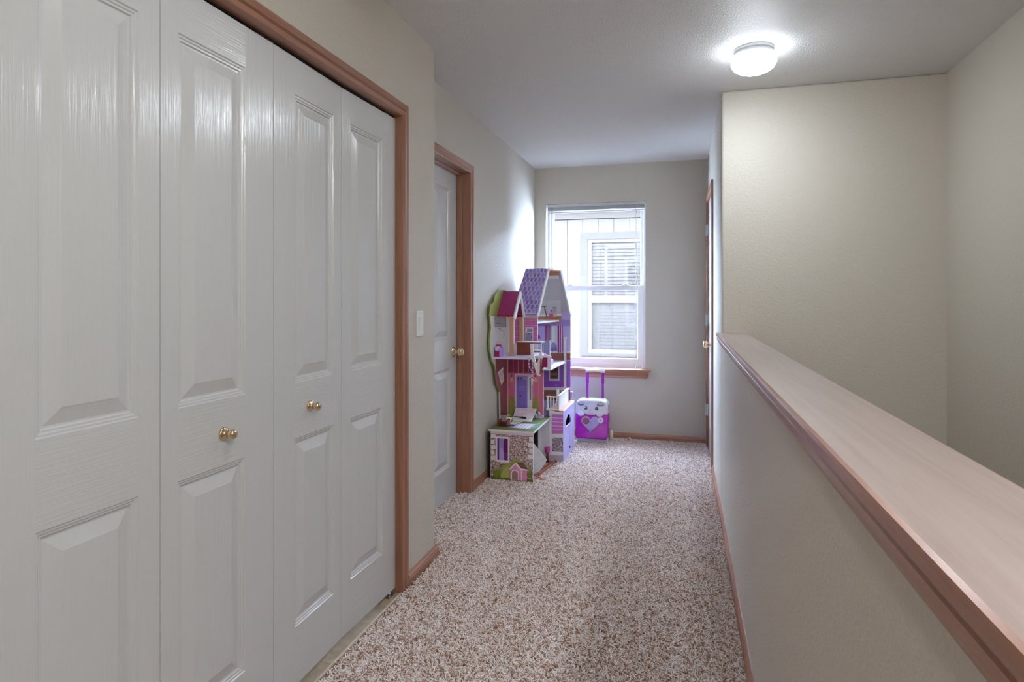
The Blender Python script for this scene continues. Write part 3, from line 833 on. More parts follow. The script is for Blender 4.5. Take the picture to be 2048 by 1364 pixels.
FACADE_ART = [
  ('pink_dk', [(-1.291, 0.79), (-1.009, 0.797), (-1.009, 0.693), (-1.291, 0.684)]),
  ('pink', [(-1.291, 0.684), (-1.009, 0.693), (-1.009, 0.372), (-1.291, 0.368)]),
  ('pink_line', [(-1.288, 0.79), (-1.284, 0.79), (-1.284, 0.363), (-1.288, 0.363)]),
  ('pink_line', [(-1.248, 0.791), (-1.244, 0.791), (-1.244, 0.365), (-1.248, 0.365)]),
  ('pink_line', [(-1.208, 0.792), (-1.204, 0.792), (-1.204, 0.367), (-1.208, 0.367)]),
  ('pink_line', [(-1.168, 0.793), (-1.164, 0.793), (-1.164, 0.369), (-1.168, 0.369)]),
  ('pink_line', [(-1.128, 0.794), (-1.124, 0.794), (-1.124, 0.371), (-1.128, 0.371)]),
  ('pink_line', [(-1.089, 0.795), (-1.084, 0.795), (-1.084, 0.373), (-1.089, 0.373)]),
  ('pink_line', [(-1.049, 0.796), (-1.045, 0.796), (-1.045, 0.375), (-1.049, 0.375)]),
  ('lav_frame', [(-1.232, 0.679), (-1.095, 0.678), (-1.095, 0.38), (-1.232, 0.373)]),
  ('lav_in', [(-1.221, 0.669), (-1.108, 0.668), (-1.108, 0.382), (-1.221, 0.376)]),
  ('door_purple', [(-1.215, 0.637), (-1.14, 0.637), (-1.136, 0.378), (-1.215, 0.377)]),
  ('white_strip', [(-1.131, 0.665), (-1.105, 0.663), (-1.098, 0.38), (-1.133, 0.378)]),
  ('grey_blue', [(-1.117, 0.65), (-1.107, 0.65), (-1.105, 0.486), (-1.117, 0.486)]),
  ('lav_line', [(-1.2, 0.587), (-1.154, 0.587), (-1.154, 0.585), (-1.2, 0.585)]),
  ('lav_line', [(-1.2, 0.576), (-1.154, 0.576), (-1.154, 0.574), (-1.2, 0.574)]),
  ('lav_line', [(-1.2, 0.565), (-1.154, 0.565), (-1.154, 0.563), (-1.2, 0.563)]),
  ('lav_line', [(-1.2, 0.554), (-1.154, 0.554), (-1.154, 0.552), (-1.2, 0.552)]),
  ('dkmark', [(-1.193, 0.518), (-1.182, 0.517), (-1.185, 0.508), (-1.193, 0.509)]),
  ('dkmark', [(-1.211, 0.652), (-1.2, 0.656), (-1.199, 0.637), (-1.208, 0.634)]),
  ('dkmark', [(-1.19, 0.648), (-1.175, 0.656), (-1.172, 0.646), (-1.185, 0.64)]),
  ('sconce', [(-1.272, 0.617), (-1.24, 0.618), (-1.247, 0.646), (-1.253, 0.655), (-1.258, 0.655), (-1.265, 0.645)]),
  ('dkmark', [(-1.26, 0.654), (-1.252, 0.654), (-1.252, 0.671), (-1.26, 0.67)]),
  ('sconce', [(-1.086, 0.624), (-1.055, 0.625), (-1.062, 0.652), (-1.068, 0.662), (-1.073, 0.661), (-1.08, 0.651)]),
  ('dkmark', [(-1.075, 0.66), (-1.067, 0.661), (-1.067, 0.677), (-1.075, 0.676)]),
]
TOPIARY_ART = [
  ('topi', [(-1.233, 0.491), (-1.236, 0.5), (-1.244, 0.506), (-1.254, 0.508), (-1.264, 0.505), (-1.272, 0.498), (-1.275, 0.489), (-1.272, 0.48), (-1.264, 0.474), (-1.254, 0.472), (-1.244, 0.475), (-1.236, 0.482)]),
  ('topi', [(-1.227, 0.459), (-1.23, 0.468), (-1.24, 0.474), (-1.254, 0.475), (-1.267, 0.472), (-1.277, 0.466), (-1.281, 0.456), (-1.277, 0.447), (-1.267, 0.441), (-1.254, 0.439), (-1.24, 0.443), (-1.23, 0.45)]),
  ('topi', [(-1.224, 0.424), (-1.228, 0.435), (-1.239, 0.442), (-1.254, 0.444), (-1.269, 0.441), (-1.28, 0.432), (-1.284, 0.421), (-1.28, 0.41), (-1.269, 0.403), (-1.254, 0.4), (-1.239, 0.404), (-1.228, 0.413)]),
  ('topi', [(-1.223, 0.386), (-1.227, 0.399), (-1.238, 0.407), (-1.254, 0.41), (-1.27, 0.406), (-1.281, 0.396), (-1.285, 0.383), (-1.281, 0.371), (-1.27, 0.362), (-1.254, 0.36), (-1.238, 0.364), (-1.227, 0.374)]),
  ('topi', [(-1.049, 0.491), (-1.052, 0.5), (-1.06, 0.506), (-1.07, 0.508), (-1.08, 0.506), (-1.087, 0.499), (-1.09, 0.49), (-1.087, 0.481), (-1.08, 0.475), (-1.07, 0.473), (-1.06, 0.475), (-1.052, 0.482)]),
  ('topi', [(-1.043, 0.46), (-1.047, 0.468), (-1.056, 0.474), (-1.07, 0.476), (-1.083, 0.473), (-1.093, 0.466), (-1.096, 0.457), (-1.093, 0.448), (-1.083, 0.442), (-1.07, 0.44), (-1.056, 0.443), (-1.047, 0.45)]),
  ('topi', [(-1.04, 0.425), (-1.044, 0.436), (-1.055, 0.443), (-1.07, 0.445), (-1.084, 0.442), (-1.095, 0.433), (-1.099, 0.422), (-1.095, 0.411), (-1.084, 0.404), (-1.07, 0.402), (-1.055, 0.405), (-1.044, 0.414)]),
  ('topi', [(-1.039, 0.388), (-1.043, 0.4), (-1.054, 0.409), (-1.07, 0.411), (-1.085, 0.407), (-1.096, 0.398), (-1.1, 0.385), (-1.096, 0.373), (-1.085, 0.364), (-1.07, 0.361), (-1.054, 0.366), (-1.043, 0.375)]),
]
UPPER_ART = [
  ('pink_up', [(-1.237, 1.101), (-1.06, 1.103), (-1.06, 0.917), (-1.237, 0.914)]),
  ('greyw', [(-1.237, 1.129), (-1.06, 1.13), (-1.06, 1.103), (-1.237, 1.101)]),
  ('scal', [(-1.239, 1.099), (-1.224, 1.102), (-1.213, 1.109), (-1.208, 1.114), (-1.203, 1.109), (-1.193, 1.102), (-1.177, 1.099)]),
  ('scal', [(-1.136, 1.1), (-1.121, 1.103), (-1.111, 1.11), (-1.105, 1.115), (-1.1, 1.11), (-1.09, 1.103), (-1.075, 1.1)]),
  ('pinkline', [(-1.237, 1.085), (-1.06, 1.087), (-1.06, 1.084), (-1.237, 1.083)]),
  ('pinkline', [(-1.237, 1.045), (-1.06, 1.048), (-1.06, 1.044), (-1.237, 1.042)]),
  ('pinkline', [(-1.237, 1.003), (-1.06, 1.005), (-1.06, 1.002), (-1.237, 1.0)]),
  ('pinkline', [(-1.237, 0.96), (-1.06, 0.963), (-1.06, 0.96), (-1.237, 0.957)]),
  ('tan', [(-1.175, 1.132), (-1.155, 1.132), (-1.155, 0.915), (-1.175, 0.915)]),
  ('lilac_post', [(-1.195, 1.037), (-1.175, 1.037), (-1.175, 0.915), (-1.195, 0.914)]),
  ('winframe', [(-1.15, 1.032), (-1.089, 1.033), (-1.089, 0.917), (-1.15, 0.915)]),
  ('greypane', [(-1.148, 1.025), (-1.095, 1.026), (-1.095, 0.921), (-1.148, 0.92)]),
  ('winframe', [(-1.148, 0.997), (-1.095, 0.997), (-1.095, 0.992), (-1.148, 0.992)]),
  ('purple_dk', [(-1.126, 0.991), (-1.113, 0.991), (-1.116, 0.976), (-1.123, 0.978)]),
  ('purple_dk', [(-1.104, 0.964), (-1.098, 0.964), (-1.098, 0.949), (-1.104, 0.949)]),
  ('curt', [(-1.148, 1.024), (-1.133, 1.024), (-1.139, 1.0), (-1.148, 0.998)]),
]
FAR_ART = [
  ('lav', [(-1.184, 1.152), (-0.906, 1.154), (-0.906, 0.8), (-1.184, 0.793)]),
  ('lav_dk', [(-1.184, 1.068), (-0.906, 1.071), (-0.906, 1.02), (-1.184, 1.017)]),
  ('skirt', [(-1.184, 0.806), (-0.906, 0.812), (-0.906, 0.795), (-1.184, 0.789)]),
  ('floor_br', [(-1.184, 0.789), (-0.906, 0.795), (-0.906, 0.737), (-1.184, 0.73)]),
  ('floor_ln', [(-1.175, 0.789), (-1.172, 0.789), (-1.155, 0.731), (-1.159, 0.73)]),
  ('floor_ln', [(-1.154, 0.79), (-1.15, 0.79), (-1.133, 0.731), (-1.137, 0.731)]),
  ('floor_ln', [(-1.132, 0.79), (-1.129, 0.79), (-1.111, 0.732), (-1.116, 0.732)]),
  ('floor_ln', [(-1.111, 0.791), (-1.107, 0.791), (-1.09, 0.732), (-1.094, 0.732)]),
  ('floor_ln', [(-1.089, 0.791), (-1.086, 0.791), (-1.069, 0.733), (-1.073, 0.733)]),
  ('floor_ln', [(-1.068, 0.792), (-1.064, 0.792), (-1.047, 0.733), (-1.051, 0.733)]),
  ('floor_ln', [(-1.046, 0.792), (-1.043, 0.792), (-1.026, 0.734), (-1.03, 0.734)]),
  ('floor_ln', [(-1.025, 0.793), (-1.022, 0.793), (-1.004, 0.735), (-1.009, 0.734)]),
  ('floor_ln', [(-1.004, 0.793), (-1.0, 0.793), (-0.983, 0.735), (-0.988, 0.735)]),
  ('floor_ln', [(-0.982, 0.794), (-0.979, 0.794), (-0.962, 0.736), (-0.966, 0.736)]),
  ('floor_ln', [(-0.961, 0.794), (-0.958, 0.794), (-0.941, 0.736), (-0.945, 0.736)]),
  ('floor_ln', [(-0.94, 0.795), (-0.937, 0.795), (-0.92, 0.737), (-0.924, 0.737)]),
  ('purple', [(-1.184, 0.721), (-0.906, 0.729), (-0.906, 0.512), (-1.184, 0.501)]),
  ('purple_hot', [(-1.184, 0.544), (-0.906, 0.554), (-0.906, 0.512), (-1.184, 0.501)]),
  ('skirt', [(-1.184, 0.501), (-0.906, 0.512), (-0.906, 0.487), (-1.184, 0.476)]),
  ('floor_br', [(-1.184, 0.476), (-0.906, 0.487), (-0.906, 0.404), (-1.184, 0.392)]),
  ('floor_ln', [(-1.167, 0.477), (-1.163, 0.477), (-1.184, 0.392), (-1.188, 0.391)]),
  ('floor_ln', [(-1.145, 0.478), (-1.142, 0.478), (-1.162, 0.393), (-1.167, 0.392)]),
  ('floor_ln', [(-1.123, 0.478), (-1.12, 0.479), (-1.141, 0.394), (-1.145, 0.393)]),
  ('floor_ln', [(-1.102, 0.479), (-1.099, 0.479), (-1.119, 0.394), (-1.123, 0.394)]),
  ('floor_ln', [(-1.081, 0.48), (-1.077, 0.48), (-1.098, 0.395), (-1.102, 0.395)]),
  ('floor_ln', [(-1.059, 0.481), (-1.056, 0.481), (-1.076, 0.396), (-1.081, 0.396)]),
  ('floor_ln', [(-1.038, 0.482), (-1.034, 0.482), (-1.055, 0.397), (-1.059, 0.397)]),
  ('floor_ln', [(-1.016, 0.483), (-1.013, 0.483), (-1.034, 0.398), (-1.038, 0.398)]),
  ('floor_ln', [(-0.995, 0.484), (-0.992, 0.484), (-1.012, 0.399), (-1.016, 0.399)]),
  ('floor_ln', [(-0.974, 0.484), (-0.971, 0.485), (-0.991, 0.4), (-0.995, 0.4)]),
  ('floor_ln', [(-0.953, 0.485), (-0.949, 0.485), (-0.97, 0.401), (-0.974, 0.401)]),
  ('floor_ln', [(-0.932, 0.486), (-0.928, 0.486), (-0.949, 0.402), (-0.953, 0.402)]),
  ('mag', [(-1.12, 1.022), (-1.08, 1.022), (-1.08, 0.891), (-1.12, 0.891)]),
  ('stripe', [(-1.109, 1.022), (-1.101, 1.022), (-1.101, 0.891), (-1.109, 0.891)]),
  ('stripe', [(-1.094, 1.022), (-1.086, 1.022), (-1.086, 0.891), (-1.094, 0.891)]),
  ('mag', [(-1.013, 1.023), (-0.972, 1.023), (-0.972, 0.797), (-1.013, 0.796)]),
  ('stripe', [(-1.001, 1.023), (-0.994, 1.023), (-0.994, 0.797), (-1.001, 0.797)]),
  ('stripe', [(-0.986, 1.023), (-0.978, 1.023), (-0.978, 0.797), (-0.986, 0.797)]),
  ('mint', [(-1.073, 1.022), (-1.018, 1.023), (-1.018, 0.85), (-1.073, 0.849)]),
  ('mint_lt', [(-1.061, 1.022), (-1.04, 1.023), (-1.04, 0.874), (-1.061, 0.873)]),
  ('lampsh', [(-1.186, 0.908), (-1.16, 0.912), (-1.172, 0.943), (-1.181, 0.943)]),
  ('plant', [(-1.072, 0.822), (-1.072, 0.856), (-1.058, 0.88), (-1.037, 0.88), (-1.02, 0.857), (-1.02, 0.823), (-1.044, 0.816)]),
  ('plant_dk', [(-1.075, 0.809), (-1.075, 0.836), (-1.047, 0.84), (-1.02, 0.837), (-1.022, 0.81)]),
  ('purple', [(-1.051, 0.863), (-1.04, 0.843), (-1.027, 0.864), (-1.037, 0.826), (-1.044, 0.833)]),
  ('winframe', [(-1.088, 0.679), (-0.999, 0.682), (-0.999, 0.562), (-1.088, 0.559)]),
  ('wood_dk', [(-1.079, 0.68), (-1.011, 0.682), (-1.011, 0.577), (-1.079, 0.575)]),
  ('wood_md', [(-1.077, 0.624), (-1.02, 0.626), (-1.02, 0.607), (-1.077, 0.605)]),
  ('star', [(-1.033, 0.525), (-1.027, 0.529), (-1.02, 0.525), (-1.025, 0.519), (-1.031, 0.519)]),
]
ATTIC_ART = [
  ('greyw', [(-1.188, 1.469), (-0.979, 1.466), (-0.979, 1.104), (-1.188, 1.102)]),
  ('grey_dk', [(-1.085, 1.421), (-0.983, 1.421), (-0.983, 1.362), (-1.021, 1.396), (-1.085, 1.405)]),
  ('skirt', [(-1.188, 1.115), (-0.979, 1.123), (-0.979, 1.104), (-1.188, 1.098)]),
  ('floor_lt', [(-1.188, 1.098), (-0.979, 1.106), (-0.979, 1.046), (-1.188, 1.035)]),
  ('floor_ln', [(-1.162, 1.098), (-1.159, 1.1), (-1.175, 1.048), (-1.179, 1.048)]),
  ('floor_ln', [(-1.141, 1.098), (-1.137, 1.101), (-1.153, 1.048), (-1.158, 1.048)]),
  ('floor_ln', [(-1.119, 1.099), (-1.116, 1.101), (-1.132, 1.048), (-1.136, 1.048)]),
  ('floor_ln', [(-1.098, 1.099), (-1.094, 1.101), (-1.111, 1.048), (-1.115, 1.048)]),
  ('floor_ln', [(-1.076, 1.099), (-1.073, 1.101), (-1.089, 1.048), (-1.093, 1.048)]),
  ('floor_ln', [(-1.055, 1.099), (-1.052, 1.101), (-1.068, 1.049), (-1.072, 1.049)]),
  ('floor_ln', [(-1.034, 1.099), (-1.03, 1.101), (-1.046, 1.049), (-1.051, 1.049)]),
  ('floor_ln', [(-1.012, 1.099), (-1.009, 1.101), (-1.025, 1.049), (-1.03, 1.049)]),
  ('floor_ln', [(-0.991, 1.1), (-0.988, 1.102), (-1.004, 1.049), (-1.008, 1.049)]),
  ('dkmark', [(-1.127, 1.314), (-1.122, 1.317), (-1.118, 1.314), (-1.122, 1.311)]),
  ('dkmark', [(-1.1, 1.302), (-1.094, 1.305), (-1.088, 1.302), (-1.094, 1.298)]),
  ('dkmark', [(-1.107, 1.269), (-1.1, 1.274), (-1.092, 1.269), (-1.1, 1.264)]),
  ('dkmark', [(-1.13, 1.227), (-1.127, 1.229), (-1.123, 1.227), (-1.127, 1.224)]),
  ('dkmark', [(-1.126, 1.213), (-1.121, 1.216), (-1.115, 1.213), (-1.121, 1.209)]),
  ('stool', [(-1.162, 1.185), (-1.104, 1.187), (-1.105, 1.181), (-1.161, 1.178)]),
  ('stool', [(-1.128, 1.18), (-1.119, 1.181), (-1.098, 1.089), (-1.105, 1.086)]),
  ('gift_mg', [(-1.085, 1.126), (-1.048, 1.126), (-1.049, 1.091), (-1.084, 1.09)]),
  ('gift_yl', [(-1.048, 1.13), (-1.018, 1.129), (-1.018, 1.096), (-1.048, 1.095)]),
  ('gift_lv', [(-1.054, 1.173), (-1.018, 1.173), (-1.021, 1.131), (-1.052, 1.13)]),
  ('gift_gr', [(-1.054, 1.179), (-1.021, 1.181), (-1.021, 1.172), (-1.054, 1.171)]),
  ('plant_dk', [(-1.073, 1.152), (-1.066, 1.163), (-1.059, 1.152), (-1.061, 1.133), (-1.071, 1.133)]),
]
WING_ART = [
  ('trimw', [(-0.981, 0.405), (-0.871, 0.383), (-0.871, 0.068), (-0.981, 0.06)]),
  ('lav_grey', [(-0.978, 0.063), (-0.872, 0.067), (-0.872, 0.007), (-0.978, 0.007)]),
  ('pinkpur', [(-0.961, 0.374), (-0.875, 0.374), (-0.875, 0.347), (-0.961, 0.347)]),
  ('pinkpur', [(-0.961, 0.343), (-0.875, 0.344), (-0.875, 0.318), (-0.961, 0.317)]),
  ('pinkpur', [(-0.961, 0.313), (-0.875, 0.315), (-0.875, 0.288), (-0.961, 0.286)]),
  ('pinkpur', [(-0.961, 0.282), (-0.875, 0.285), (-0.875, 0.259), (-0.961, 0.255)]),
  ('pinkpur', [(-0.961, 0.252), (-0.875, 0.255), (-0.875, 0.23), (-0.961, 0.225)]),
  ('stone_base', [(-0.958, 0.195), (-0.873, 0.197), (-0.873, 0.092), (-0.958, 0.092)]),
]
PLATFORM_ART = [
  ('hop', [(-1.171, 4.149), (-1.167, 4.308), (-1.012, 4.311), (-1.018, 4.142)]),
  ('hopline', [(-1.137, 4.15), (-1.127, 4.15), (-1.129, 4.298), (-1.136, 4.296)]),
  ('hopline', [(-1.114, 4.147), (-1.104, 4.148), (-1.106, 4.301), (-1.113, 4.299)]),
  ('hopline', [(-1.091, 4.145), (-1.081, 4.145), (-1.083, 4.303), (-1.09, 4.301)]),
  ('hopline', [(-1.068, 4.143), (-1.058, 4.143), (-1.059, 4.306), (-1.067, 4.304)]),
  ('hopline', [(-1.046, 4.14), (-1.035, 4.14), (-1.036, 4.308), (-1.043, 4.306)]),
  ('teal', [(-1.015, 4.33), (-0.986, 4.365), (-0.983, 4.182), (-1.004, 4.139)]),
]
SIDE_ART = [
  ('greenery', [(4.3, 1.311), (4.497, 1.314), (4.497, 1.118), (4.072, 1.13), (4.095, 1.205), (4.177, 1.222), (4.213, 1.275)]),
  ('window_gr', [(4.191, 1.13), (4.473, 1.123), (4.509, 1.033), (4.199, 1.047)]),
  ('wood_md', [(4.464, 1.121), (4.5, 1.121), (4.5, 1.034), (4.477, 1.034)]),
  ('mag_dk', [(4.227, 1.079), (4.351, 1.069), (4.351, 1.064), (4.227, 1.073)]),
  ('white_cloud', [(4.402, 1.099), (4.437, 1.1), (4.442, 1.08), (4.42, 1.079)]),
  ('dkmark', [(4.291, 1.032), (4.324, 1.036), (4.358, 1.029), (4.324, 1.025)]),
  ('dkmark', [(4.341, 1.019), (4.358, 1.021), (4.375, 1.017), (4.358, 1.015)]),
  ('dkmark', [(4.375, 1.013), (4.392, 1.015), (4.41, 1.012), (4.392, 1.009)]),
  ('dkmark', [(4.415, 1.008), (4.436, 1.01), (4.457, 1.006), (4.436, 1.003)]),
  ('dkmark', [(4.411, 0.985), (4.436, 0.987), (4.461, 0.982), (4.436, 0.979)]),
  ('dkmark', [(4.394, 0.963), (4.41, 0.964), (4.425, 0.961), (4.41, 0.959)]),
  ('side_red', [(4.225, 0.824), (4.524, 0.796), (4.524, 0.368), (4.351, 0.399), (4.338, 0.573), (4.225, 0.664)]),
]

# ================================================================== toys: palette of the printed panels
def shade(m_name, rgb, stops, scale):
    m = mat(m_name, lin(rgb), 0.5)
    vo = nd(m, 'ShaderNodeTexVoronoi')
    vo.feature = 'DISTANCE_TO_EDGE'
    vo.inputs['Scale'].default_value = scale
    lk(m, coords(m), vo.inputs['Vector'])
    vc = nd(m, 'ShaderNodeTexVoronoi')
    vc.inputs['Scale'].default_value = scale
    lk(m, coords(m), vc.inputs['Vector'])
    edge = ramp(m, vo.outputs['Distance'], [(0.05, (0, 0, 0)), (0.10, (1, 1, 1))])
    mx = nd(m, 'ShaderNodeMix', data_type='RGBA')
    lk(m, edge, mx.inputs['Factor'])
    mx.inputs[6].default_value = (*lin(stops[0]), 1)
    sep = nd(m, 'ShaderNodeSeparateColor')
    lk(m, vc.outputs['Color'], sep.inputs[0])
    c = ramp(m, sep.outputs[0], [(0.0, lin(stops[1])), (0.5, lin(stops[2])), (1.0, lin(stops[3]))])
    lk(m, c, mx.inputs[7])
    lk(m, mx.outputs[2], bsdf(m).inputs['Base Color'])
    return m
m_cobble = shade('printed_cobbles_brown', (150, 120, 120), ((112, 66, 50), (215, 195, 195), (185, 160, 165), (235, 215, 210)), 60)
m_cobble2 = shade('printed_cobbles_mauve', (150, 130, 140), ((88, 62, 82), (190, 175, 185), (165, 150, 165), (215, 200, 205)), 62)
def grad_wood(name, a, b):
    return wood(name, a, b, 'Y', 0.5)

K = dict(stone_base=m_cobble, band=(190, 180, 184), grass=(84, 92, 40), hedge=(136, 138, 66), hedge_lt=(154, 152, 82), winframe=(205, 195, 212),
         purple_dk=(92, 38, 112), lav_pane=(136, 124, 172), lav_lt=(160, 148, 190), magenta_dk=(92, 10, 84), doghouse_wall=(196, 120, 162), roof_br=(110, 70, 66),
         trimw=(214, 200, 208), doghole=(140, 108, 100), quoin=(206, 192, 194), blade=(124, 128, 54), blade_dk=(88, 98, 38),
         pink_dk=(120, 44, 62), pink=(172, 92, 118), pink_line=(190, 116, 138), lav_frame=(196, 182, 206), lav_in=(150, 132, 184), door_purple=(112, 92, 168),
         white_strip=(196, 194, 206), grey_blue=(92, 96, 116), lav_line=(160, 144, 200), dkmark=(40, 34, 44), sconce=(180, 140, 128), topi=(124, 122, 52),
         pink_up=(168, 92, 142), greyw=(168, 168, 166), scal=(190, 120, 160), pinkline=(196, 130, 176), tan=(160, 128, 100), lilac_post=(182, 168, 206),
         greypane=(122, 124, 148), curt=(206, 200, 210), lav=(168, 156, 200), lav_dk=(140, 118, 184), skirt=(196, 192, 206), floor_br=(126, 74, 58), floor_ln=(96, 56, 46),
         purple=(124, 78, 164), purple_hot=(138, 62, 168), mag=(122, 24, 92), stripe=(206, 176, 210), mint=(172, 186, 186), mint_lt=(196, 204, 204), lampsh=(150, 40, 140),
         plant=(130, 132, 172), plant_dk=(98, 96, 144), wood_dk=(70, 34, 26), wood_md=(112, 84, 72), star=(206, 160, 200), grey_dk=(140, 138, 136), floor_lt=(146, 104, 84),
         stool=(64, 36, 32), gift_mg=(160, 60, 124), gift_yl=(176, 156, 96), gift_lv=(150, 130, 168), gift_gr=(110, 140, 100), lav_grey=(164, 154, 164), pinkpur=(160, 92, 160),
         hop=(168, 150, 176), hopline=(232, 224, 232), teal=(70, 132, 106), greenery=(120, 128, 58), window_gr=(128, 124, 126), mag_dk=(96, 40, 66), white_cloud=(214, 208, 220),
         side_red=(106, 50, 48))
COLS = {k: (v if not isinstance(v, tuple) else flat(v)) for k, v in K.items()}
white = flat((206, 200, 208)); m_white_panel = flat((190, 190, 194)); lav_panel = flat((158, 148, 192)); green_top = flat((90, 104, 44))
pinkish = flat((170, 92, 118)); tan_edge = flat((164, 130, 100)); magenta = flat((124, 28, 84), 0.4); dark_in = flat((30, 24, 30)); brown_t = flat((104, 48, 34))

# ------------------------------------------------------------------ the dollhouse
dh = empty('dollhouse', (-1.10, 4.58, 0.0), 'tall pink and purple wooden dollhouse with scalloped roof against the left wall', 'dollhouse')
FYf, EY, BY = 4.06, 4.55, 5.12
LX = -1.287                    # inner face of the side panel
def part(name, mb, m=None, **kw):
    return obj(name, mb, m, dh, **kw)

# lower stone box with its green terrace
p = part('stone_front', bx(-1.272, -0.9735, FYf, FYf + 0.012, 0.002, 0.343), m_white_panel)
paint('printed_front', p, 'Y', FYf, FRONT_ART[:2] + QUOINS + FRONT_ART[2:5] + BLADES + FRONT_ART[5:], COLS, -1)
p = part('terrace', bx(-1.287, -0.966, FYf - 0.005, EY + 0.075, 0.343, 0.355), None or (lambda: white)())
paint('printed_lawn', p, 'Z', 0.355, [('grass', [(-1.285, FYf - 0.004), (-0.969, FYf - 0.004), (-0.969, EY + 0.075), (-1.285, EY + 0.075)])] + PLATFORM_ART, COLS, 1)
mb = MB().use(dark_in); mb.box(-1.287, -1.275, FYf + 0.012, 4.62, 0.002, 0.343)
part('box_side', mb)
mb = MB().use(m_white_panel); mb.box(-1.05, -0.9835, 4.612, 4.622, 0.002, 0.343); mb.use(white); mb.box(-1.064, -1.05, 4.600, 4.622, 0.002, 0.343); mb.use(dark_in); mb.box(-1.275, -1.064, 4.612, 4.622, 0.002, 0.343)  # near-black part paints in the darkness inside the box
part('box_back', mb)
part('screw_head', MB().tube([(-1.215, FYf, 0.349), (-1.215, FYf - 0.007, 0.349)], 0.003, 8), m_nickel)
part('screw_head', MB().tube([(-1.035, FYf, 0.349), (-1.035, FYf - 0.007, 0.349)], 0.003, 8), m_nickel)

# tree shaped side panel against the wall
SIL = [(4.327, 1.312), (4.239, 1.275), (4.203, 1.222), (4.12, 1.205), (4.098, 1.129), (4.12, 1.049), (4.090, 0.964), (4.100, 0.894), (4.144, 0.814), (4.205, 0.782), (4.240, 0.721), (4.252, 0.66), (4.34, 0.568), (4.35, 0.356)]
SIL += [(EY, 0.356), (EY, 1.20), (4.49, 1.30)]
mb = MB().use(flat((178, 176, 172))); mb.prism(SIL, 'x', -1.299, LX)
for i in range(len(mb.f)):
    ys = [mb.v[k] for k in mb.f[i]]
    if len(mb.f[i]) == 4 and min(v[1] for v in ys) < 4.34:
        mb.use(flat((112, 134, 54))); mb.mi[i] = mb.cur
sp = part('tree_side_panel', mb)
paint('printed_tree', sp, 'X', LX, SIDE_ART, COLS, 1)

# pink end wall
ew = [(LX, 0.356), (-1.0095, 0.356), (-1.0095, 0.797), (-1.0095, 0.84), (-1.056, 0.84), (-1.056, 1.137), (LX, 1.137)]
p = part('end_wall', MB().prism(ew, 'y', EY, EY + 0.012), white)
paint('printed_facade', p, 'Y', EY, FACADE_ART[:9] + [('lav_frame', [(-1.286, 0.372), (-1.0105, 0.378), (-1.0105, 0.357), (-1.286, 0.357)])] + FACADE_ART[9:], COLS, -1)
for k in (0, 4):
    paint('printed_topiary', p, 'Y', EY, TOPIARY_ART[k:k + 4], COLS, -1, base=0.0034)
paint('printed_upper_facade', p, 'Y', EY, UPPER_ART, COLS, -1)
# floors
part('tower_floor', bx(LX + 0.0005, -1.006, 4.150, EY - 0.0005, 0.829, 0.839), flat((186, 176, 200)))
NB, FB = (-1.056, EY + 0.012), (-0.983, BY)         # open front line of the upper house
part('attic_floor', MB().prism([(LX, EY + 0.0125), NB, FB, (LX, BY)], 'z', 1.060, 1.072), white)
part('middle_floor', MB().prism([(LX, EY + 0.0125), (-1.0095, EY + 0.0125), (-0.955, 4.60), (-0.940, BY), (LX, BY)], 'z', 0.716, 0.727), white)
# back and far panels
part('back_panel', bx(-1.299, LX - 0.001, EY + 0.013, BY, 0.356, 1.137), m_white_panel)
p = part('far_panel', bx(-1.299, -0.9075, BY, BY + 0.012, 0.022, 1.137), lav_panel)
paint('printed_rooms', p, 'Y', BY, FAR_ART, COLS, -1)
gm = flat((170, 168, 170))
p = part('attic_back', bx(-1.20, -0.979, 5.06, 5.066, 1.0725, 1.236), gm)
AT = [(c, [(x * 0.9925, (z - 1.2522) * 0.9925 + 1.2522) for x, z in pts]) for c, pts in ATTIC_ART]
paint('printed_floor', p, 'Y', 5.06, [a for a in AT if a[0] in ('skirt', 'floor_lt', 'floor_ln')], COLS, -1)
paint('printed_stool', p, 'Y', 5.06, [a for a in AT if a[0] == 'stool'], COLS, -1, base=0.0024)
paint('printed_gifts', p, 'Y', 5.06, [a for a in AT if a[0].startswith('gift') or a[0] == 'plant_dk'], COLS, -1, base=0.0024)
# roof: scalloped front slope, flat top, back slope
RY0, RY1, RZ_ = 4.72, 4.94, 1.480
rf0 = [(-1.262, EY - 0.006, 1.130), (-1.056, EY - 0.006, 1.130), (-1.012, RY0, RZ_), (-1.190, RY0, RZ_)]
nrm = Vector((0, -(RZ_ - 1.130), RY0 - EY)).normalized()
p = part('front_roof', MB().slab(rf0, nrm, -0.008), flat((116, 100, 160)))
part('top_roof', MB().hexa([(-1.190, RY0, RZ_), (-1.012, RY0, RZ_), (-0.957, RY1, RZ_), (-1.190, RY1, RZ_)], [(-1.190, RY0, RZ_ - 0.012), (-1.012, RY0, RZ_ - 0.012), (-0.957, RY1, RZ_ - 0.012), (-1.190, RY1, RZ_ - 0.012)]), tan_edge)
part('back_roof', MB().hexa([(-1.262, BY + 0.012, 1.130), (-0.9075, BY + 0.012, 1.130), (-0.957, RY1, RZ_), (-1.190, RY1, RZ_)], [(-1.262, BY + 0.004, 1.130), (-0.9075, BY + 0.004, 1.130), (-0.957, RY1, RZ_ - 0.012), (-1.190, RY1, RZ_ - 0.012)]), gm)
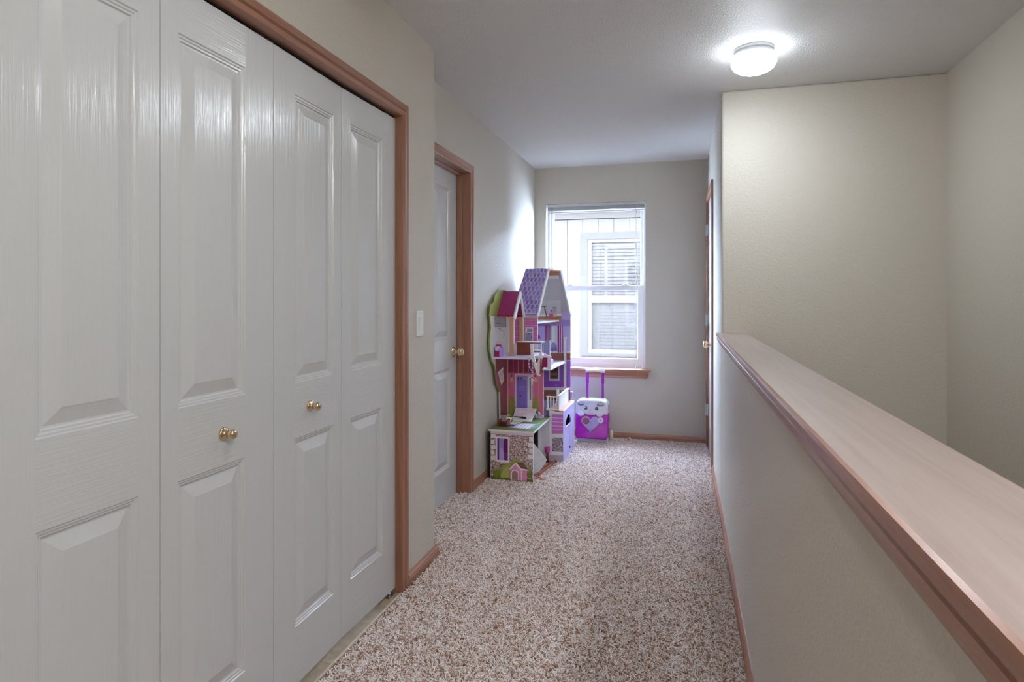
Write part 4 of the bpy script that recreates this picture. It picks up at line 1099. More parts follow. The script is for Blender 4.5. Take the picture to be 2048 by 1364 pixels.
# scalloped shingles: rows of overlapping rounded tongues on the front slope
def on_roof(s, t, lift):
    """s across 0..1, t up 0..1"""
    a = Vector(rf0[0]).lerp(Vector(rf0[3]), t); b = Vector(rf0[1]).lerp(Vector(rf0[2]), t)
    return a.lerp(b, s) + nrm * lift
sh = [flat(c) for c in ((122, 106, 170), (160, 148, 190), (140, 126, 182), (176, 168, 200), (112, 96, 160))]
rows, ncol = 10, 6
shm = []
for r in range(rows):
    for c in range(ncol + 1):
        w = 1.0 / ncol
        s0 = (c - 0.5 * (r % 2)) * w
        t1 = 1.0 - r / rows; t0 = t1 - 1.35 / rows
        pts = []
        for k in range(7):
            a = PI * k / 6
            pts.append((s0 + w * (0.5 - 0.5 * math.cos(a)), t0 + (0.55 / rows) * (1 - math.sin(a))))
        pts += [(s0 + w, t1), (s0, t1)]
        pts = [(min(max(s, 0.0), 1.0), max(t, 0.0)) for s, t in pts]
        if max(s for s, t in pts) - min(s for s, t in pts) < 0.03 or max(t for s, t in pts) < 0.02:
            continue
        shm.append((pts, (r * 7 + c * 3 + (r * c) % 4) % 5, r))
for pts, ci, r in shm:
    lift = 0.0012 + 0.00035 * r
    mb = MB().use(sh[1 if ci % 2 else 3])
    lo = [on_roof(s, t, 0.0005) for s, t in pts]
    hi = [on_roof(s, t, lift + 0.0012 * (1 - (t - min(q[1] for q in pts)) / 0.14)) for s, t in pts]
    clean = [k for k in range(len(pts)) if (lo[k] - lo[k - 1]).length > 1e-5]
    if len(clean) < 3:
        continue
    mb.hexa([lo[k] for k in clean], [hi[k] for k in clean])
    top = max(t for s, t in pts); cs = sum(s for s, t in pts) / len(pts)
    mid = [on_roof(cs + (s - cs) * 0.66, top - (top - t) * 0.72, lift + 0.0022) for s, t in pts]
    mb.use(sh[(0, 2, 4)[(ci + r) % 3]]); mb.face([mid[k] for k in clean])  # darker inset paints a shadow tone into the upper part of each shingle
    obj('shingle', mb, None, p)
part('attic_beam', bx(-1.19, -0.966, 4.915, 4.925, 1.437, 1.467), flat((150, 112, 82)))
part('attic_board', bx(-1.19, -0.968, 4.928, 4.934, 1.408, 1.437), flat((190, 190, 194)))
# white wavy gable boards on the open front
def gable_board(a, b, width, t=0.010, waves=3):
    a, b = Vector(a), Vector(b); d = (b - a); n = 14
    front = Vector((0.968, -0.25, 0)).normalized()
    perp = d.normalized().cross(front).normalized()
    if perp.z < 0: perp = -perp
    top = [a + d * (k / n) + perp * 0.010 for k in range(n + 1)]
    bot = [a + d * (k / n) - perp * width * (0.75 + 0.28 * abs(math.sin(waves * PI * k / n))) for k in range(n + 1)]
    return MB().slab(top + bot[::-1], front, t)
part('gable_board', gable_board((-1.012, RY0, RZ_ - 0.004), (-1.060, EY - 0.004, 1.118), 0.016), white)
part('gable_board', gable_board((-0.957, RY1, RZ_ - 0.004), (-0.9055, BY + 0.012, 1.110), 0.020), white)

# tower room with the magenta roof
TY0, TY1, TYA, TX = 4.262, 4.548, 4.425, -1.165
for nm, q in (('tower_roof', [(-1.286, TY0, 1.128), (TX, TY0, 1.128), (TX, TYA, 1.296), (-1.286, TYA, 1.296)]),
              ('tower_roof', [(-1.286, TY1, 1.122), (TX, TY1, 1.122), (TX, TYA, 1.296), (-1.286, TYA, 1.296)])):
    part(nm, MB().slab(q, (0, 0, 1), 0.008), magenta)
part('tower_eave', bx(-1.286, TX, TY0 - 0.003, TY0 + 0.004, 1.122, 1.134), flat((140, 14, 46)))
part('tower_beam', bx(-1.286, TX - 0.004, TY1 - 0.012, TY1 - 0.001, 1.108, 1.122), flat((140, 14, 46)))
part('tower_gable', gable_board((TX + 0.004, TYA, 1.298), (TX + 0.004, TY0 - 0.012, 1.106), 0.018, 0.010, 2), white)
part('tower_gable', gable_board((TX + 0.004, TYA, 1.298), (TX + 0.004, TY1 - 0.002, 1.110), 0.018, 0.010, 2), white)
part('tower_post', bx(TX - 0.030, TX - 0.001, TY0 + 0.003, TY0 + 0.015, 0.839, 1.124), tan_edge)
part('tower_post_trim', bx(TX - 0.001, TX + 0.004, TY0 + 0.003, TY0 + 0.015, 0.93, 1.124), white)
part('tower_post', bx(TX - 0.030, TX - 0.001, TY1 - 0.014, TY1 - 0.002, 0.839, 1.108), tan_edge)
part('tower_post_trim', bx(TX - 0.001, TX + 0.005, TY1 - 0.014, TY1 - 0.002, 0.839, 1.108), white)

# balcony with slats
BX_, BY0, BY1, BZ = -0.945, 4.505, 5.115, 0.727
bal = part('balcony_frame', (lambda m: (m.box(BX_ - 0.012, BX_, BY0, BY1, BZ - 0.010, BZ + 0.001), m.box(-1.008, BX_ - 0.012, BY0, BY0 + 0.012, BZ - 0.010, BZ + 0.001), m)[-1])(MB()), white)
for k in range(8):
    x = -1.002 + k * 0.0066
    obj('slat', bx(x, x + 0.0042, BY0 + 0.012, BY1, BZ + 0.0012, BZ + 0.004), white, bal)
part('balcony_end', bx(-1.0065, -0.9705, BY0 + 0.002, BY0 + 0.012, 0.738, 0.812), flat((124, 10, 66)))
part('balcony_end_rail', bx(-1.0065, -0.9645, BY0 + 0.001, BY0 + 0.013, 0.812, 0.822), white)
part('balcony_post', bx(-0.970, -0.9455, BY0 + 0.001, BY0 + 0.022, 0.728, 0.824), flat((196, 186, 216)))
part('balcony_post_foot', bx(-0.976, -0.943, BY0 - 0.004, BY0 + 0.026, 0.722, 0.728), white)
# tall white post
pp = part('tall_post', bx(-0.9575, -0.938, 5.085, 5.105, 0.495, 0.918), white)
obj('post_cap', bx(-0.962, -0.9335, 5.081, 5.109, 0.912, 0.928), white, pp, bevel=0.003)
obj('post_foot', MB().ball((-0.948, 5.095, 0.497), 0.010, 10), white, pp)

# wing below the balcony
p = part('wing_front', bx(-0.981, -0.8725, 4.622, 4.632, 0.012, 0.392), m_white_panel)
art = [WING_ART[0]] + WING_ART[1:]
paint('printed_wing', p, 'Y', 4.622, [(c, pts) for c, pts in art if c != 'stone_base'], COLS, -1)
mbx = MB().use(m_cobble2); mbx.box(-0.958, -0.874, 4.6185, 4.6212, 0.092, 0.197)
obj('printed_stone', mbx, None, p)
mb = MB().use(lav_panel)
sy0, sy1, sz0, sz1 = 4.632, 5.092, 0.006, 0.400
kite = [(4.714, 0.2586), (4.7235, 0.3019), (4.8084, 0.3374), (4.8831, 0.3367), (4.9567, 0.2809), (4.9567, 0.2514)]
mid = len(kite) - 1
xa, xb = -0.882, -0.8725
def side_face(x):
    lower = [(sy0, sz0), (sy1, sz0), (sy1, 0.2514)] + kite[::-1][:1] + [kite[0]] + [(sy0, 0.2586)]
    upper = [(sy0, 0.2586), kite[0], kite[1], kite[2], kite[3], kite[4], kite[5], (sy1, 0.2514), (sy1, 0.396), (sy0, 0.388)]
    return lower, upper
for poly in side_face(0):
    mb.prism(poly, 'x', xa, xb)
wd = part('wing_door', mb)
obj('edge_trim', bx(xb, xb + 0.003, sy1 - 0.014, sy1, sz0, 0.40), white, wd)
obj('edge_trim', bx(xb, xb + 0.003, sy0 - 0.008, sy1, 0.391, 0.402), white, wd)
obj('plank_groove', bx(xb, xb + 0.0012, 4.868, 4.872, sz0, 0.255), flat((120, 110, 160)), wd)
obj('door_pull', MB().ball((xb + 0.006, 4.865, 0.075), 0.008, 10, (0.8, 0.8, 1.4)), flat((60, 56, 66)), wd)
obj('hinge', bx(xb - 0.002, xb + 0.016, sy1 - 0.004, sy1 + 0.024, 0.060, 0.074), white, wd)
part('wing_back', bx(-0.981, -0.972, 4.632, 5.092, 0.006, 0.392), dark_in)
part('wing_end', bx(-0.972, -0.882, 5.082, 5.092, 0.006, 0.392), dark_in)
part('terrace_floor', bx(-1.0, -0.873, 4.626, 5.119, 0.392, 0.400), flat((132, 84, 70)))
# terrace railings
def rail(x0, x1, y, z0, z1, n, nm):
    r = part(nm, (lambda m: (m.box(x0, x1, y, y + 0.010, z1 - 0.008, z1), m.box(x0, x1, y, y + 0.010, z0, z0 + 0.010), m)[-1])(MB()), white)
    for k in range(n):
        x = x0 + (x1 - x0) * (k + 0.5) / n - 0.005
        obj('baluster', bx(x, x + 0.009, y + 0.001, y + 0.009, z0 + 0.010, z1 - 0.008), white, r)
rail(-1.008, -0.915, 4.634, 0.401, 0.506, 4, 'front_railing')
rail(-1.012, -0.918, 5.040, 0.401, 0.506, 5, 'back_railing')
part('side_railing', bx(-0.915, -0.907, 4.634, 5.03, 0.401, 0.510), white)
part('rail_post', bx(-0.930, -0.915, 4.645, 4.661, 0.506, 0.556), white, bevel=0.003)
part('rail_cap', bx(-0.919, -0.904, 4.630, 5.035, 0.506, 0.514), white)
part('lavender_bracket', bx(-0.9065, -0.886, 5.10, 5.119, 0.43, 0.474), flat((150, 136, 190)))

# ------------------------------------------------------------------ things standing in and on the dollhouse
def thing(name, label, cat, loc, group=None):
    return empty(name, loc, label, cat, group)
t = thing('toy_armchair', 'tiny magenta and lavender toy armchair in the upper tower room', 'toy chair', (-1.255, 4.22, 0.839))
obj('seat', bx(-1.280, -1.236, 4.185, 4.225, 0.8396, 0.880), flat((150, 20, 84)), t, bevel=0.004)
obj('backrest', bx(-1.282, -1.246, 4.225, 4.240, 0.8396, 0.925), flat((150, 20, 84)), t, bevel=0.005)
obj('armrest', bx(-1.246, -1.228, 4.175, 4.230, 0.8396, 0.905), flat((158, 128, 198)), t, bevel=0.005)
obj('cushion', bx(-1.278, -1.248, 4.180, 4.224, 0.880, 0.912), flat((182, 170, 214)), t, bevel=0.006)

t = thing('toy_cabinet', 'small dark brown toy cabinet with overhanging shelf on the tower floor', 'toy furniture', (-1.11, 4.42, 0.839))
obj('body', bx(-1.166, -1.064, 4.36, 4.44, 0.8396, 0.930), brown_t, t, bevel=0.002)
obj('top', bx(-1.168, -0.975, 4.355, 4.445, 0.930, 0.937), flat((186, 176, 180)), t)
obj('top_edge', bx(-1.168, -0.985, 4.3535, 4.355, 0.926, 0.932), brown_t, t)

t = thing('wooden_toy', 'white forked toy frame with brown shelf at the tower floor edge', 'toy', (-0.99, 4.14, 0.70))
fk = [(-1.0105, 0.9397), (-0.9895, 0.9379), (-0.9850, 0.8586), (-0.9618, 0.7913), (-0.9501, 0.8504), (-0.9455, 0.8913), (-0.9317, 0.9097), (-0.9269, 0.8511), (-0.9409, 0.7196), (-0.9618, 0.7279), (-1.0036, 0.8537)]
fk = [(x, z) for x, z in fk]
mb = MB().use(white); mb.prism(fk, 'y', 4.128, 4.140)
obj('frame', mb, None, t)
obj('seat', bx(-0.982, -0.938, 4.122, 4.146, 0.886, 0.893), brown_t, t)
obj('seat_edge', bx(-0.982, -0.938, 4.120, 4.148, 0.893, 0.899), white, t)
obj('rim', MB().lathe([(0.001, 0.0), (0.012, 0.002), (0.016, 0.010), (0.017, 0.018), (0.015, 0.018), (0.001, 0.006)], (-0.962, 4.128, 0.842), 'z', 16), flat((200, 196, 206)), t)
obj('leg', MB().hexa([(-0.9335, 4.110, 0.845), (-0.9255, 4.110, 0.845), (-0.9255, 4.118, 0.845), (-0.9335, 4.118, 0.845)], [(-0.9405, 4.118, 0.735), (-0.9325, 4.118, 0.735), (-0.9325, 4.126, 0.735), (-0.9405, 4.126, 0.735)]), brown_t, t)

# bead rosary hanging from the tower floor
t = thing('rosary', 'white and purple bead rosary with cross hanging from the tower floor', 'rosary', (-1.0, 4.14, 0.66))
loop = [(-1.012, 4.146, 0.846), (-1.0195, 4.141, 0.835), (-1.022, 4.139, 0.80), (-1.016, 4.138, 0.775), (-1.005, 4.138, 0.758), (-0.999, 4.137, 0.756), (-0.9975, 4.138, 0.78), (-0.9985, 4.139, 0.82), (-1.001, 4.142, 0.846), (-1.0065, 4.150, 0.8465)]
tail = [(-0.9985, 4.137, 0.756), (-0.9985, 4.137, 0.73), (-0.9975, 4.137, 0.706)]
mb = MB(); mb.tube(loop, 0.0016, 6, closed=True); mb.tube(tail, 0.0016, 6)
obj('string', mb, flat((70, 44, 110)), t)
def along(pts, n):
    pts = [Vector(p) for p in pts]
    L = [0]
    for a, b in zip(pts, pts[1:]): L.append(L[-1] + (b - a).length)
    for k in range(n):
        s = L[-1] * (k + 0.5) / n
        for i in range(len(pts) - 1):
            if L[i] <= s <= L[i + 1]:
                yield pts[i].lerp(pts[i + 1], (s - L[i]) / max(L[i + 1] - L[i], 1e-9)); break
bcol = [flat((210, 204, 216)), flat((90, 60, 140)), flat((214, 208, 218))]
for k, q in enumerate(list(along(loop + loop[:1], 26)) + list(along(tail, 6))):
    obj('bead', MB().ball(q, 0.0040, 8), bcol[k % 3], t)
obj('cross', (lambda m: (m.box(-1.0005, -0.9935, 4.133, 4.137, 0.660, 0.706), m.box(-1.0095, -0.9845, 4.133, 4.137, 0.688, 0.695), m)[-1])(MB()), flat((212, 202, 196)), t, bevel=0.001)

# drawn card on the side panel
dm = [(4.27, 0.720), (4.40, 0.742), (4.42, 0.652), (4.36, 0.616)]
t = thing('drawn_card', 'diamond shaped white card with a drawing stuck to the red side panel', 'card', (LX + 0.008, 4.36, 0.616))
mb = MB().prism(dm, 'x', LX + 0.004, LX + 0.0065)
cd = obj('card', mb, white, t)
cc = (sum(q[0] for q in dm) / 4, sum(q[1] for q in dm) / 4)
paint('drawing', cd, 'X', LX + 0.0065, [('greyw', [(cc[0] + (y - cc[0]) * 0.78, cc[1] + (z - cc[1]) * 0.78) for y, z in dm]), ('gift_yl', [(4.34, 0.655), (4.37, 0.672), (4.395, 0.655), (4.365, 0.632)]), ('dkmark', [(4.30, 0.704), (4.318, 0.708), (4.316, 0.690), (4.302, 0.690)]), ('dkmark', [(4.388, 0.728), (4.397, 0.728), (4.399, 0.690), (4.392, 0.690)])], COLS, 1)

# on the green terrace
t = thing('toy_bench', 'dark brown toy bench with pale seat on the green terrace', 'toy furniture', (-1.22, 4.19, 0.356))
obj('back', MB().hexa([(-1.248, 4.235, 0.357), (-1.180, 4.235, 0.357), (-1.180, 4.235, 0.392), (-1.197, 4.235, 0.400), (-1.235, 4.235, 0.388), (-1.248, 4.235, 0.390)], [(-1.248, 4.227, 0.357), (-1.180, 4.227, 0.357), (-1.180, 4.227, 0.392), (-1.197, 4.227, 0.400), (-1.235, 4.227, 0.388), (-1.248, 4.227, 0.390)]), flat((150, 138, 132)), t)
obj('front_board', bx(-1.250, -1.192, 4.166, 4.174, 0.357, 0.384), flat((70, 22, 24)), t)
obj('seat', bx(-1.250, -1.190, 4.174, 4.227, 0.374, 0.382), flat((86, 36, 32)), t)
for x in (-1.192, -1.254):
    obj('side', bx(x, x + 0.011, 4.160, 4.236, 0.357, 0.398), flat((96, 40, 30)), t, bevel=0.003)

def card_lines(name, label, quad, nlines, col, words):
    """a leaning card with pink handwriting-like rows"""
    t = thing(name, label, 'card', tuple((Vector(quad[0]) + Vector(quad[1])) / 2))
    a, b, c, d = [Vector(q) for q in quad]
    n = (b - a).cross(d - a).normalized()
    if n.y > 0: n = -n
    cd = obj('sheet', MB().slab(quad, -n, 0.0015), flat((212, 206, 204)), t)
    rnd = random.Random(5)
    mb = MB().use(flat(col))
    for i in range(nlines):
        v = 0.90 - i * 0.105
        u = 0.05
        while u < words[i % len(words)]:
            w = rnd.uniform(0.02, 0.06)
            P = lambda uu, vv: a.lerp(b, uu).lerp(d.lerp(c, uu), vv) + n * 0.0008
            mb.face([P(u, v - 0.022), P(u + w, v - 0.022), P(u + w, v + 0.022), P(u, v + 0.022)])
            u += w + rnd.uniform(0.012, 0.03)
    obj('writing', mb, None, cd)
    return t
card_lines('letter_card', 'white card with rows of pink writing leaning on the pink facade', [(-1.205, 4.375, 0.3575), (-1.060, 4.375, 0.3575), (-1.057, 4.535, 0.424), (-1.222, 4.535, 0.424)], 6, (196, 120, 160), (0.92, 0.94, 0.88, 0.95, 0.60, 0.5))
t = thing('marker_pen', 'black toy pen lying on the white card', 'pen', (-1.15, 4.40, 0.374))
q0, q1 = Vector((-1.1960, 4.413, 0.3815)), Vector((-1.108, 4.400, 0.3775))
obj('barrel', MB().tube([q0, q0.lerp(q1, 0.55), q0.lerp(q1, 0.56), q1], [0.0032, 0.0036, 0.0065, 0.0068], 10), flat((34, 24, 26)), t)
obj('tip', MB().tube([q0, q0 + (q0 - q1) * 0.12], [0.003, 0.001], 8), flat((70, 40, 50)), t)
t = thing('leaflet', 'pale folded leaflet with green and yellow edges on the green terrace', 'leaflet', (-1.17, 4.31, 0.356))
obj('sheet', MB().hexa([(-1.202, 4.215, 0.3590), (-1.150, 4.235, 0.3590), (-1.118, 4.352, 0.3590), (-1.186, 4.340, 0.3590)], [(-1.202, 4.215, 0.3605), (-1.150, 4.235, 0.3625), (-1.118, 4.352, 0.3605), (-1.186, 4.340, 0.3605)]), flat((206, 206, 200)), t)
obj('edge', MB().hexa([(-1.190, 4.320, 0.3606), (-1.122, 4.332, 0.3606), (-1.114, 4.356, 0.3606), (-1.188, 4.348, 0.3606)], [(-1.190, 4.320, 0.3620), (-1.122, 4.332, 0.3620), (-1.114, 4.356, 0.3620), (-1.188, 4.348, 0.3620)]), flat((190, 186, 110)), t)
obj('flap', MB().hexa([(-1.170, 4.262, 0.3627), (-1.126, 4.285, 0.3627), (-1.116, 4.33, 0.3627), (-1.170, 4.318, 0.3627)], [(-1.170, 4.262, 0.3645), (-1.126, 4.285, 0.3665), (-1.116, 4.33, 0.3645), (-1.170, 4.318, 0.3645)]), flat((176, 200, 186)), t)
t = thing('toy_purse', 'small shiny violet toy beside the leaflet on the green terrace', 'toy', (-1.165, 4.215, 0.3565))
obj('body', MB().ball((-1.158, 4.208, 0.3615), 0.020, 12, (1.15, 0.6, 0.25)), flat((128, 70, 176), 0.3), t)
obj('clasp', MB().ball((-1.184, 4.196, 0.3640), 0.008, 10, (0.6, 0.8, 1.0)), flat((36, 26, 44)), t)
t = thing('toy_note', 'small cream paper note behind the brown toy bench', 'note', (-1.222, 4.29, 0.357))
obj('sheet', MB().hexa([(-1.236, 4.262, 0.3575), (-1.195, 4.272, 0.3575), (-1.186, 4.325, 0.392), (-1.232, 4.315, 0.396)], [(-1.236, 4.264, 0.3575), (-1.195, 4.274, 0.3575), (-1.186, 4.327, 0.392), (-1.232, 4.317, 0.396)]), flat((200, 186, 150)), t)

# little dog figure at the right end of the facade
t = thing('toy_dog', 'small grey and white toy dog standing by the pink facade', 'toy dog', (-1.055, 4.50, 0.356))
mb = MB().use(flat((188, 184, 192)))
mb.ball((-1.064, 4.505, 0.383), 0.016, 12, (1.45, 0.8, 0.85))
mb.ball((-1.037, 4.500, 0.397), 0.012, 12, (1.1, 0.9, 1.0))
mb.ball((-1.026, 4.496, 0.394), 0.006, 10, (1.2, 0.9, 0.8))
for x, y in ((-1.080, 4.498), (-1.080, 4.512), (-1.050, 4.498), (-1.050, 4.512)):
    mb.tube([(x, y, 0.382), (x - 0.001, y, 0.368), (x + 0.001, y, 0.3565)], [0.006, 0.0045, 0.0048], 8)
mb.tube([(-1.085, 4.505, 0.388), (-1.094, 4.505, 0.397), (-1.097, 4.505, 0.406)], [0.004, 0.003, 0.0015], 8)
obj('body', mb, None, t)
for y in (4.491, 4.509):
    obj('ear', MB().ball((-1.040, y, 0.401), 0.006, 8, (0.8, 0.5, 1.4)), flat((96, 92, 100)), t)
obj('nose', MB().ball((-1.0185, 4.495, 0.3955), 0.0025, 8), flat((30, 26, 30)), t)
for y in (4.4905, 4.5025):
    obj('eye', MB().ball((-1.030, y, 0.4015), 0.0017, 8), flat((30, 26, 30)), t)
t = thing('lavender_step', 'lavender toy step block against the pink facade', 'toy block', (-1.055, 4.535, 0.356))
obj('block', bx(-1.100, -1.012, 4.522, 4.546, 0.3565, 0.380), flat((172, 160, 196)), t, bevel=0.002)
obj('tread', bx(-1.100, -1.012, 4.5155, 4.5215, 0.3565, 0.367), flat((190, 180, 208)), t)

# bed on the middle floor / balcony
t = thing('toy_bed', 'lavender toy bed with a gauzy canopy on the balcony level', 'toy bed', (-1.02, 4.70, 0.732))
obj('mattress', bx(-1.060, -0.985, 4.66, 4.80, 0.732, 0.775), flat((168, 142, 204)), t, bevel=0.006)
obj('headboard', MB().hexa([(-1.052, 4.652, 0.732), (-0.993, 4.652, 0.732), (-0.993, 4.652, 0.815), (-1.010, 4.652, 0.822), (-1.052, 4.652, 0.842)], [(-1.052, 4.660, 0.732), (-0.993, 4.660, 0.732), (-0.993, 4.660, 0.815), (-1.010, 4.660, 0.822), (-1.052, 4.660, 0.842)]), flat((190, 180, 216)), t)
m_gauze = mat('lavender_gauze', lin((176, 172, 210)), 0.8)
bsdf(m_gauze).inputs['Alpha'].default_value = 0.72
rows_ = []
for i in range(5):
    z = 0.925 - i * 0.026
    rows_.append([(-1.060 + 0.0055 * k, 4.705 + 0.006 * math.sin(k * 1.9 + i * 0.3), z) for k in range(13)])
mb = MB(); mb.grid(rows_); mb.grid([[(x, y + 0.0012, z) for x, y, z in r] for r in rows_])
obj('canopy', mb, m_gauze, t)
for x in (-1.060, -0.994):
    obj('canopy_post', bx(x - 0.003, x + 0.003, 4.701, 4.709, 0.775, 0.928), white, t)

# under the terrace and on the carpet in front
FZ = 0.016
t = thing('dotted_sheet', 'white card with tiny dots leaning under the green terrace', 'card', (-0.98, 4.30, FZ))
shq = [(-1.060, 4.300, 0.255), (-1.0005, 4.300, 0.190), (-0.9265, 4.300, 0.113), (-0.985, 4.300, FZ + 0.002), (-1.060, 4.300, FZ)]
shq = [(x, 4.270 + 0.16 * z, z) for x, y, z in shq]
sn = Vector((0, -1, 0.16)).normalized()
cd = obj('sheet', MB().slab(shq, -sn, 0.003), flat((200, 200, 206)), t)
rnd = random.Random(11)
mb = MB().use(flat((110, 108, 140)))
for k in range(26):
    x, z = rnd.uniform(-1.05, -0.94), rnd.uniform(0.03, 0.22)
    if z > 0.255 - (x + 1.06) * 1.05 - 0.01 or z < FZ + 0.008 + max(0, (x + 0.985)) * 1.7: continue
    q = Vector((x, 4.270 + 0.16 * z, z)) + sn * 0.0008
    mb.face([q + Vector((0.0022 * math.cos(a * PI / 3), 0, 0.0022 * math.sin(a * PI / 3))) for a in range(6)])
obj('printed_dots', mb, None, cd)
t = thing('toy_board', 'long narrow brown toy board lying under the dotted card', 'toy', (-0.97, 4.42, FZ))
obj('board', MB().hexa([(-1.000, 4.215, FZ), (-0.965, 4.215, FZ), (-0.925, 4.60, FZ), (-0.958, 4.60, FZ)], [(-1.000, 4.215, FZ + 0.008), (-0.965, 4.215, FZ + 0.008), (-0.925, 4.60, FZ + 0.008), (-0.958, 4.60, FZ + 0.008)]), flat((120, 62, 44)), t)
obj('runner', MB().hexa([(-0.970, 4.215, FZ + 0.008), (-0.962, 4.215, FZ + 0.008), (-0.922, 4.60, FZ + 0.008), (-0.930, 4.60, FZ + 0.008)], [(-0.970, 4.215, FZ + 0.020), (-0.962, 4.215, FZ + 0.020), (-0.922, 4.60, FZ + 0.020), (-0.930, 4.60, FZ + 0.020)]), flat((134, 76, 52)), t)
t = thing('toy_tongs', 'pair of thin light brown wooden sticks on the carpet before the stone front', 'toy', (-0.95, 4.12, FZ))
for a, b, c in (((-0.9988, 4.190, FZ + 0.012), (-0.95, 4.155, FZ + 0.008), (-0.902, 4.123, FZ + 0.006)), ((-0.9990, 4.150, FZ + 0.004), (-0.95, 4.128, FZ + 0.004), (-0.903, 4.119, FZ + 0.005))):
    obj('arm', MB().tube([a, b, c], [0.0045, 0.005, 0.006], 8), flat((164, 112, 92)), t)
t = thing('toy_cup', 'small magenta toy cup behind the dotted card', 'toy cup', (-0.985, 4.59, FZ))
obj('bowl', MB().lathe([(0.001, 0.0), (0.016, 0.0), (0.019, 0.012), (0.022, 0.044), (0.019, 0.044), (0.015, 0.010), (0.001, 0.006)], (-0.985, 4.575, 0.088), 'z', 20), flat((160, 60, 130)), t)
obj('stem', MB().tube([(-0.985, 4.575, FZ), (-0.985, 4.575, 0.088)], [0.013, 0.008], 12), flat((96, 46, 36)), t)
t = thing('twig', 'small dark toy twig at the foot of the purple wing', 'toy', (-0.93, 4.59, FZ))
obj('stick', MB().tube([(-0.975, 4.596, FZ + 0.004), (-0.945, 4.590, FZ + 0.005), (-0.915, 4.595, FZ + 0.004)], [0.004, 0.005, 0.006], 8), flat((86, 70, 50)), t)
t = thing('bead_charm', 'tiny white and brown charm on the carpet below the window', 'toy', (-0.45, 5.50, FZ))
obj('head', MB().ball((-0.452, 5.50, FZ + 0.014), 0.009, 10), flat((216, 206, 206)), t)
obj('body', MB().ball((-0.460, 5.495, FZ + 0.005), 0.008, 10, (1.2, 0.8, 0.7)), flat((150, 100, 90)), t)
obj('foot', MB().ball((-0.444, 5.492, FZ + 0.004), 0.006, 10), flat((216, 206, 206)), t)

# ------------------------------------------------------------------ toy suitcase
SX0, SX1, SY0, SY1 = -0.893, -0.618, 5.285, 5.430
SW = 0.018                                     # lifted on the carpet
vio = mat('glossy_violet_plastic', lin((166, 8, 164)), 0.25, spec=0.5, coat=0.3)
vio_d = mat('violet_plastic_dark', lin((130, 14, 140)), 0.3)
wht = mat('glossy_white_toy_plastic', (0.74, 0.74, 0.78), 0.25, coat=0.3)
lilac = mat('lilac_plastic', lin((176, 166, 214)), 0.35)
t = thing('toy_suitcase', 'violet and white toy suitcase with animal face and raised handle under the window', 'suitcase', (-0.755, 5.36, SW))
def rrect(x0, x1, z0, z1, r, n=5):
    pts = []
    for cx, cz, a0 in ((x1 - r, z0 + r, -PI / 2), (x1 - r, z1 - r, 0), (x0 + r, z1 - r, PI / 2), (x0 + r, z0 + r, PI)):
        for k in range(n + 1):
            a = a0 + (PI / 2) * k / n
            pts.append((cx + r * math.cos(a), cz + r * math.sin(a)))
    return pts
ZM = 0.262
lowp = [(SX0 + 0.006, 0.052), (SX1 - 0.010, 0.050), (SX1, 0.075), (SX1, ZM), (SX0, ZM), (SX0, 0.070)]
obj('body', MB().prism(lowp, 'y', SY0, SY1), vio, t, bevel=0.010, seg=3)
obj('base', bx(SX0 + 0.010, SX1 - 0.010, SY0 + 0.012, SY1 - 0.01, SW, 0.055), flat((150, 156, 152)), t, bevel=0.006)
capz = 0.384
obj('lid', MB().prism([(SX0 - 0.001, ZM), (SX1 + 0.001, ZM), (SX1 + 0.001, capz - 0.045), (SX1 - 0.012, capz - 0.012), (SX1 - 0.045, capz), (SX0 + 0.040, capz), (SX0 + 0.012, capz - 0.012), (SX0 + 0.002, capz - 0.045)], 'y', SY0 - 0.002, SY1), wht, t, bevel=0.012, seg=3)
FYs = SY0 - 0.003
def disc(c, rx, rz, y0, y1, n=24):
    return MB().prism([(c[0] + rx * math.cos(2 * PI * k / n), c[1] + rz * math.sin(2 * PI * k / n)) for k in range(n)], 'y', y0, y1)
# face
for sx in (-1, 1):
    cx = -0.760 + sx * 0.082
    e = obj('ear', disc((cx, 0.350), 0.030, 0.0155, FYs - 0.006, FYs + 0.004), flat((60, 62, 70)), t)
    obj('ear_lining', disc((cx + 0.001, 0.3545), 0.0265, 0.0095, FYs - 0.008, FYs - 0.005), flat((158, 158, 162)), e)
    cx = -0.757 + sx * 0.046
    e = obj('eye', disc((cx, 0.314), 0.0150, 0.0150, FYs - 0.002, FYs + 0.003), flat((54, 52, 66), 0.25), t)
    obj('glint', disc((cx - 0.005, 0.319), 0.0055, 0.0055, FYs - 0.003, FYs - 0.0015, 12), wht, e)
    obj('brow', MB().tube([(cx - 0.008 , FYs + 0.0005, 0.336), (cx, FYs, 0.339), (cx + 0.008, FYs + 0.0005, 0.335)], 0.0013, 6), flat((120, 118, 130)), t)
    cx = -0.765 + sx * 0.078
    obj('paw', MB().ball((cx, FYs + 0.002, 0.267), 0.031, 18, (1.0, 0.35, 0.80)), wht, t)
obj('nose', MB().ball((-0.757, FYs, 0.302), 0.008, 12, (1.1, 0.6, 0.7)), flat((176, 170, 160)), t)
obj('muzzle', MB().ball((-0.757, FYs + 0.002, 0.290), 0.024, 16, (1.1, 0.28, 0.62)), wht, t)
obj('clasp', bx(-0.793, -0.723, FYs - 0.002, FYs + 0.004, 0.258, 0.268), flat((176, 172, 178)), t, bevel=0.002)
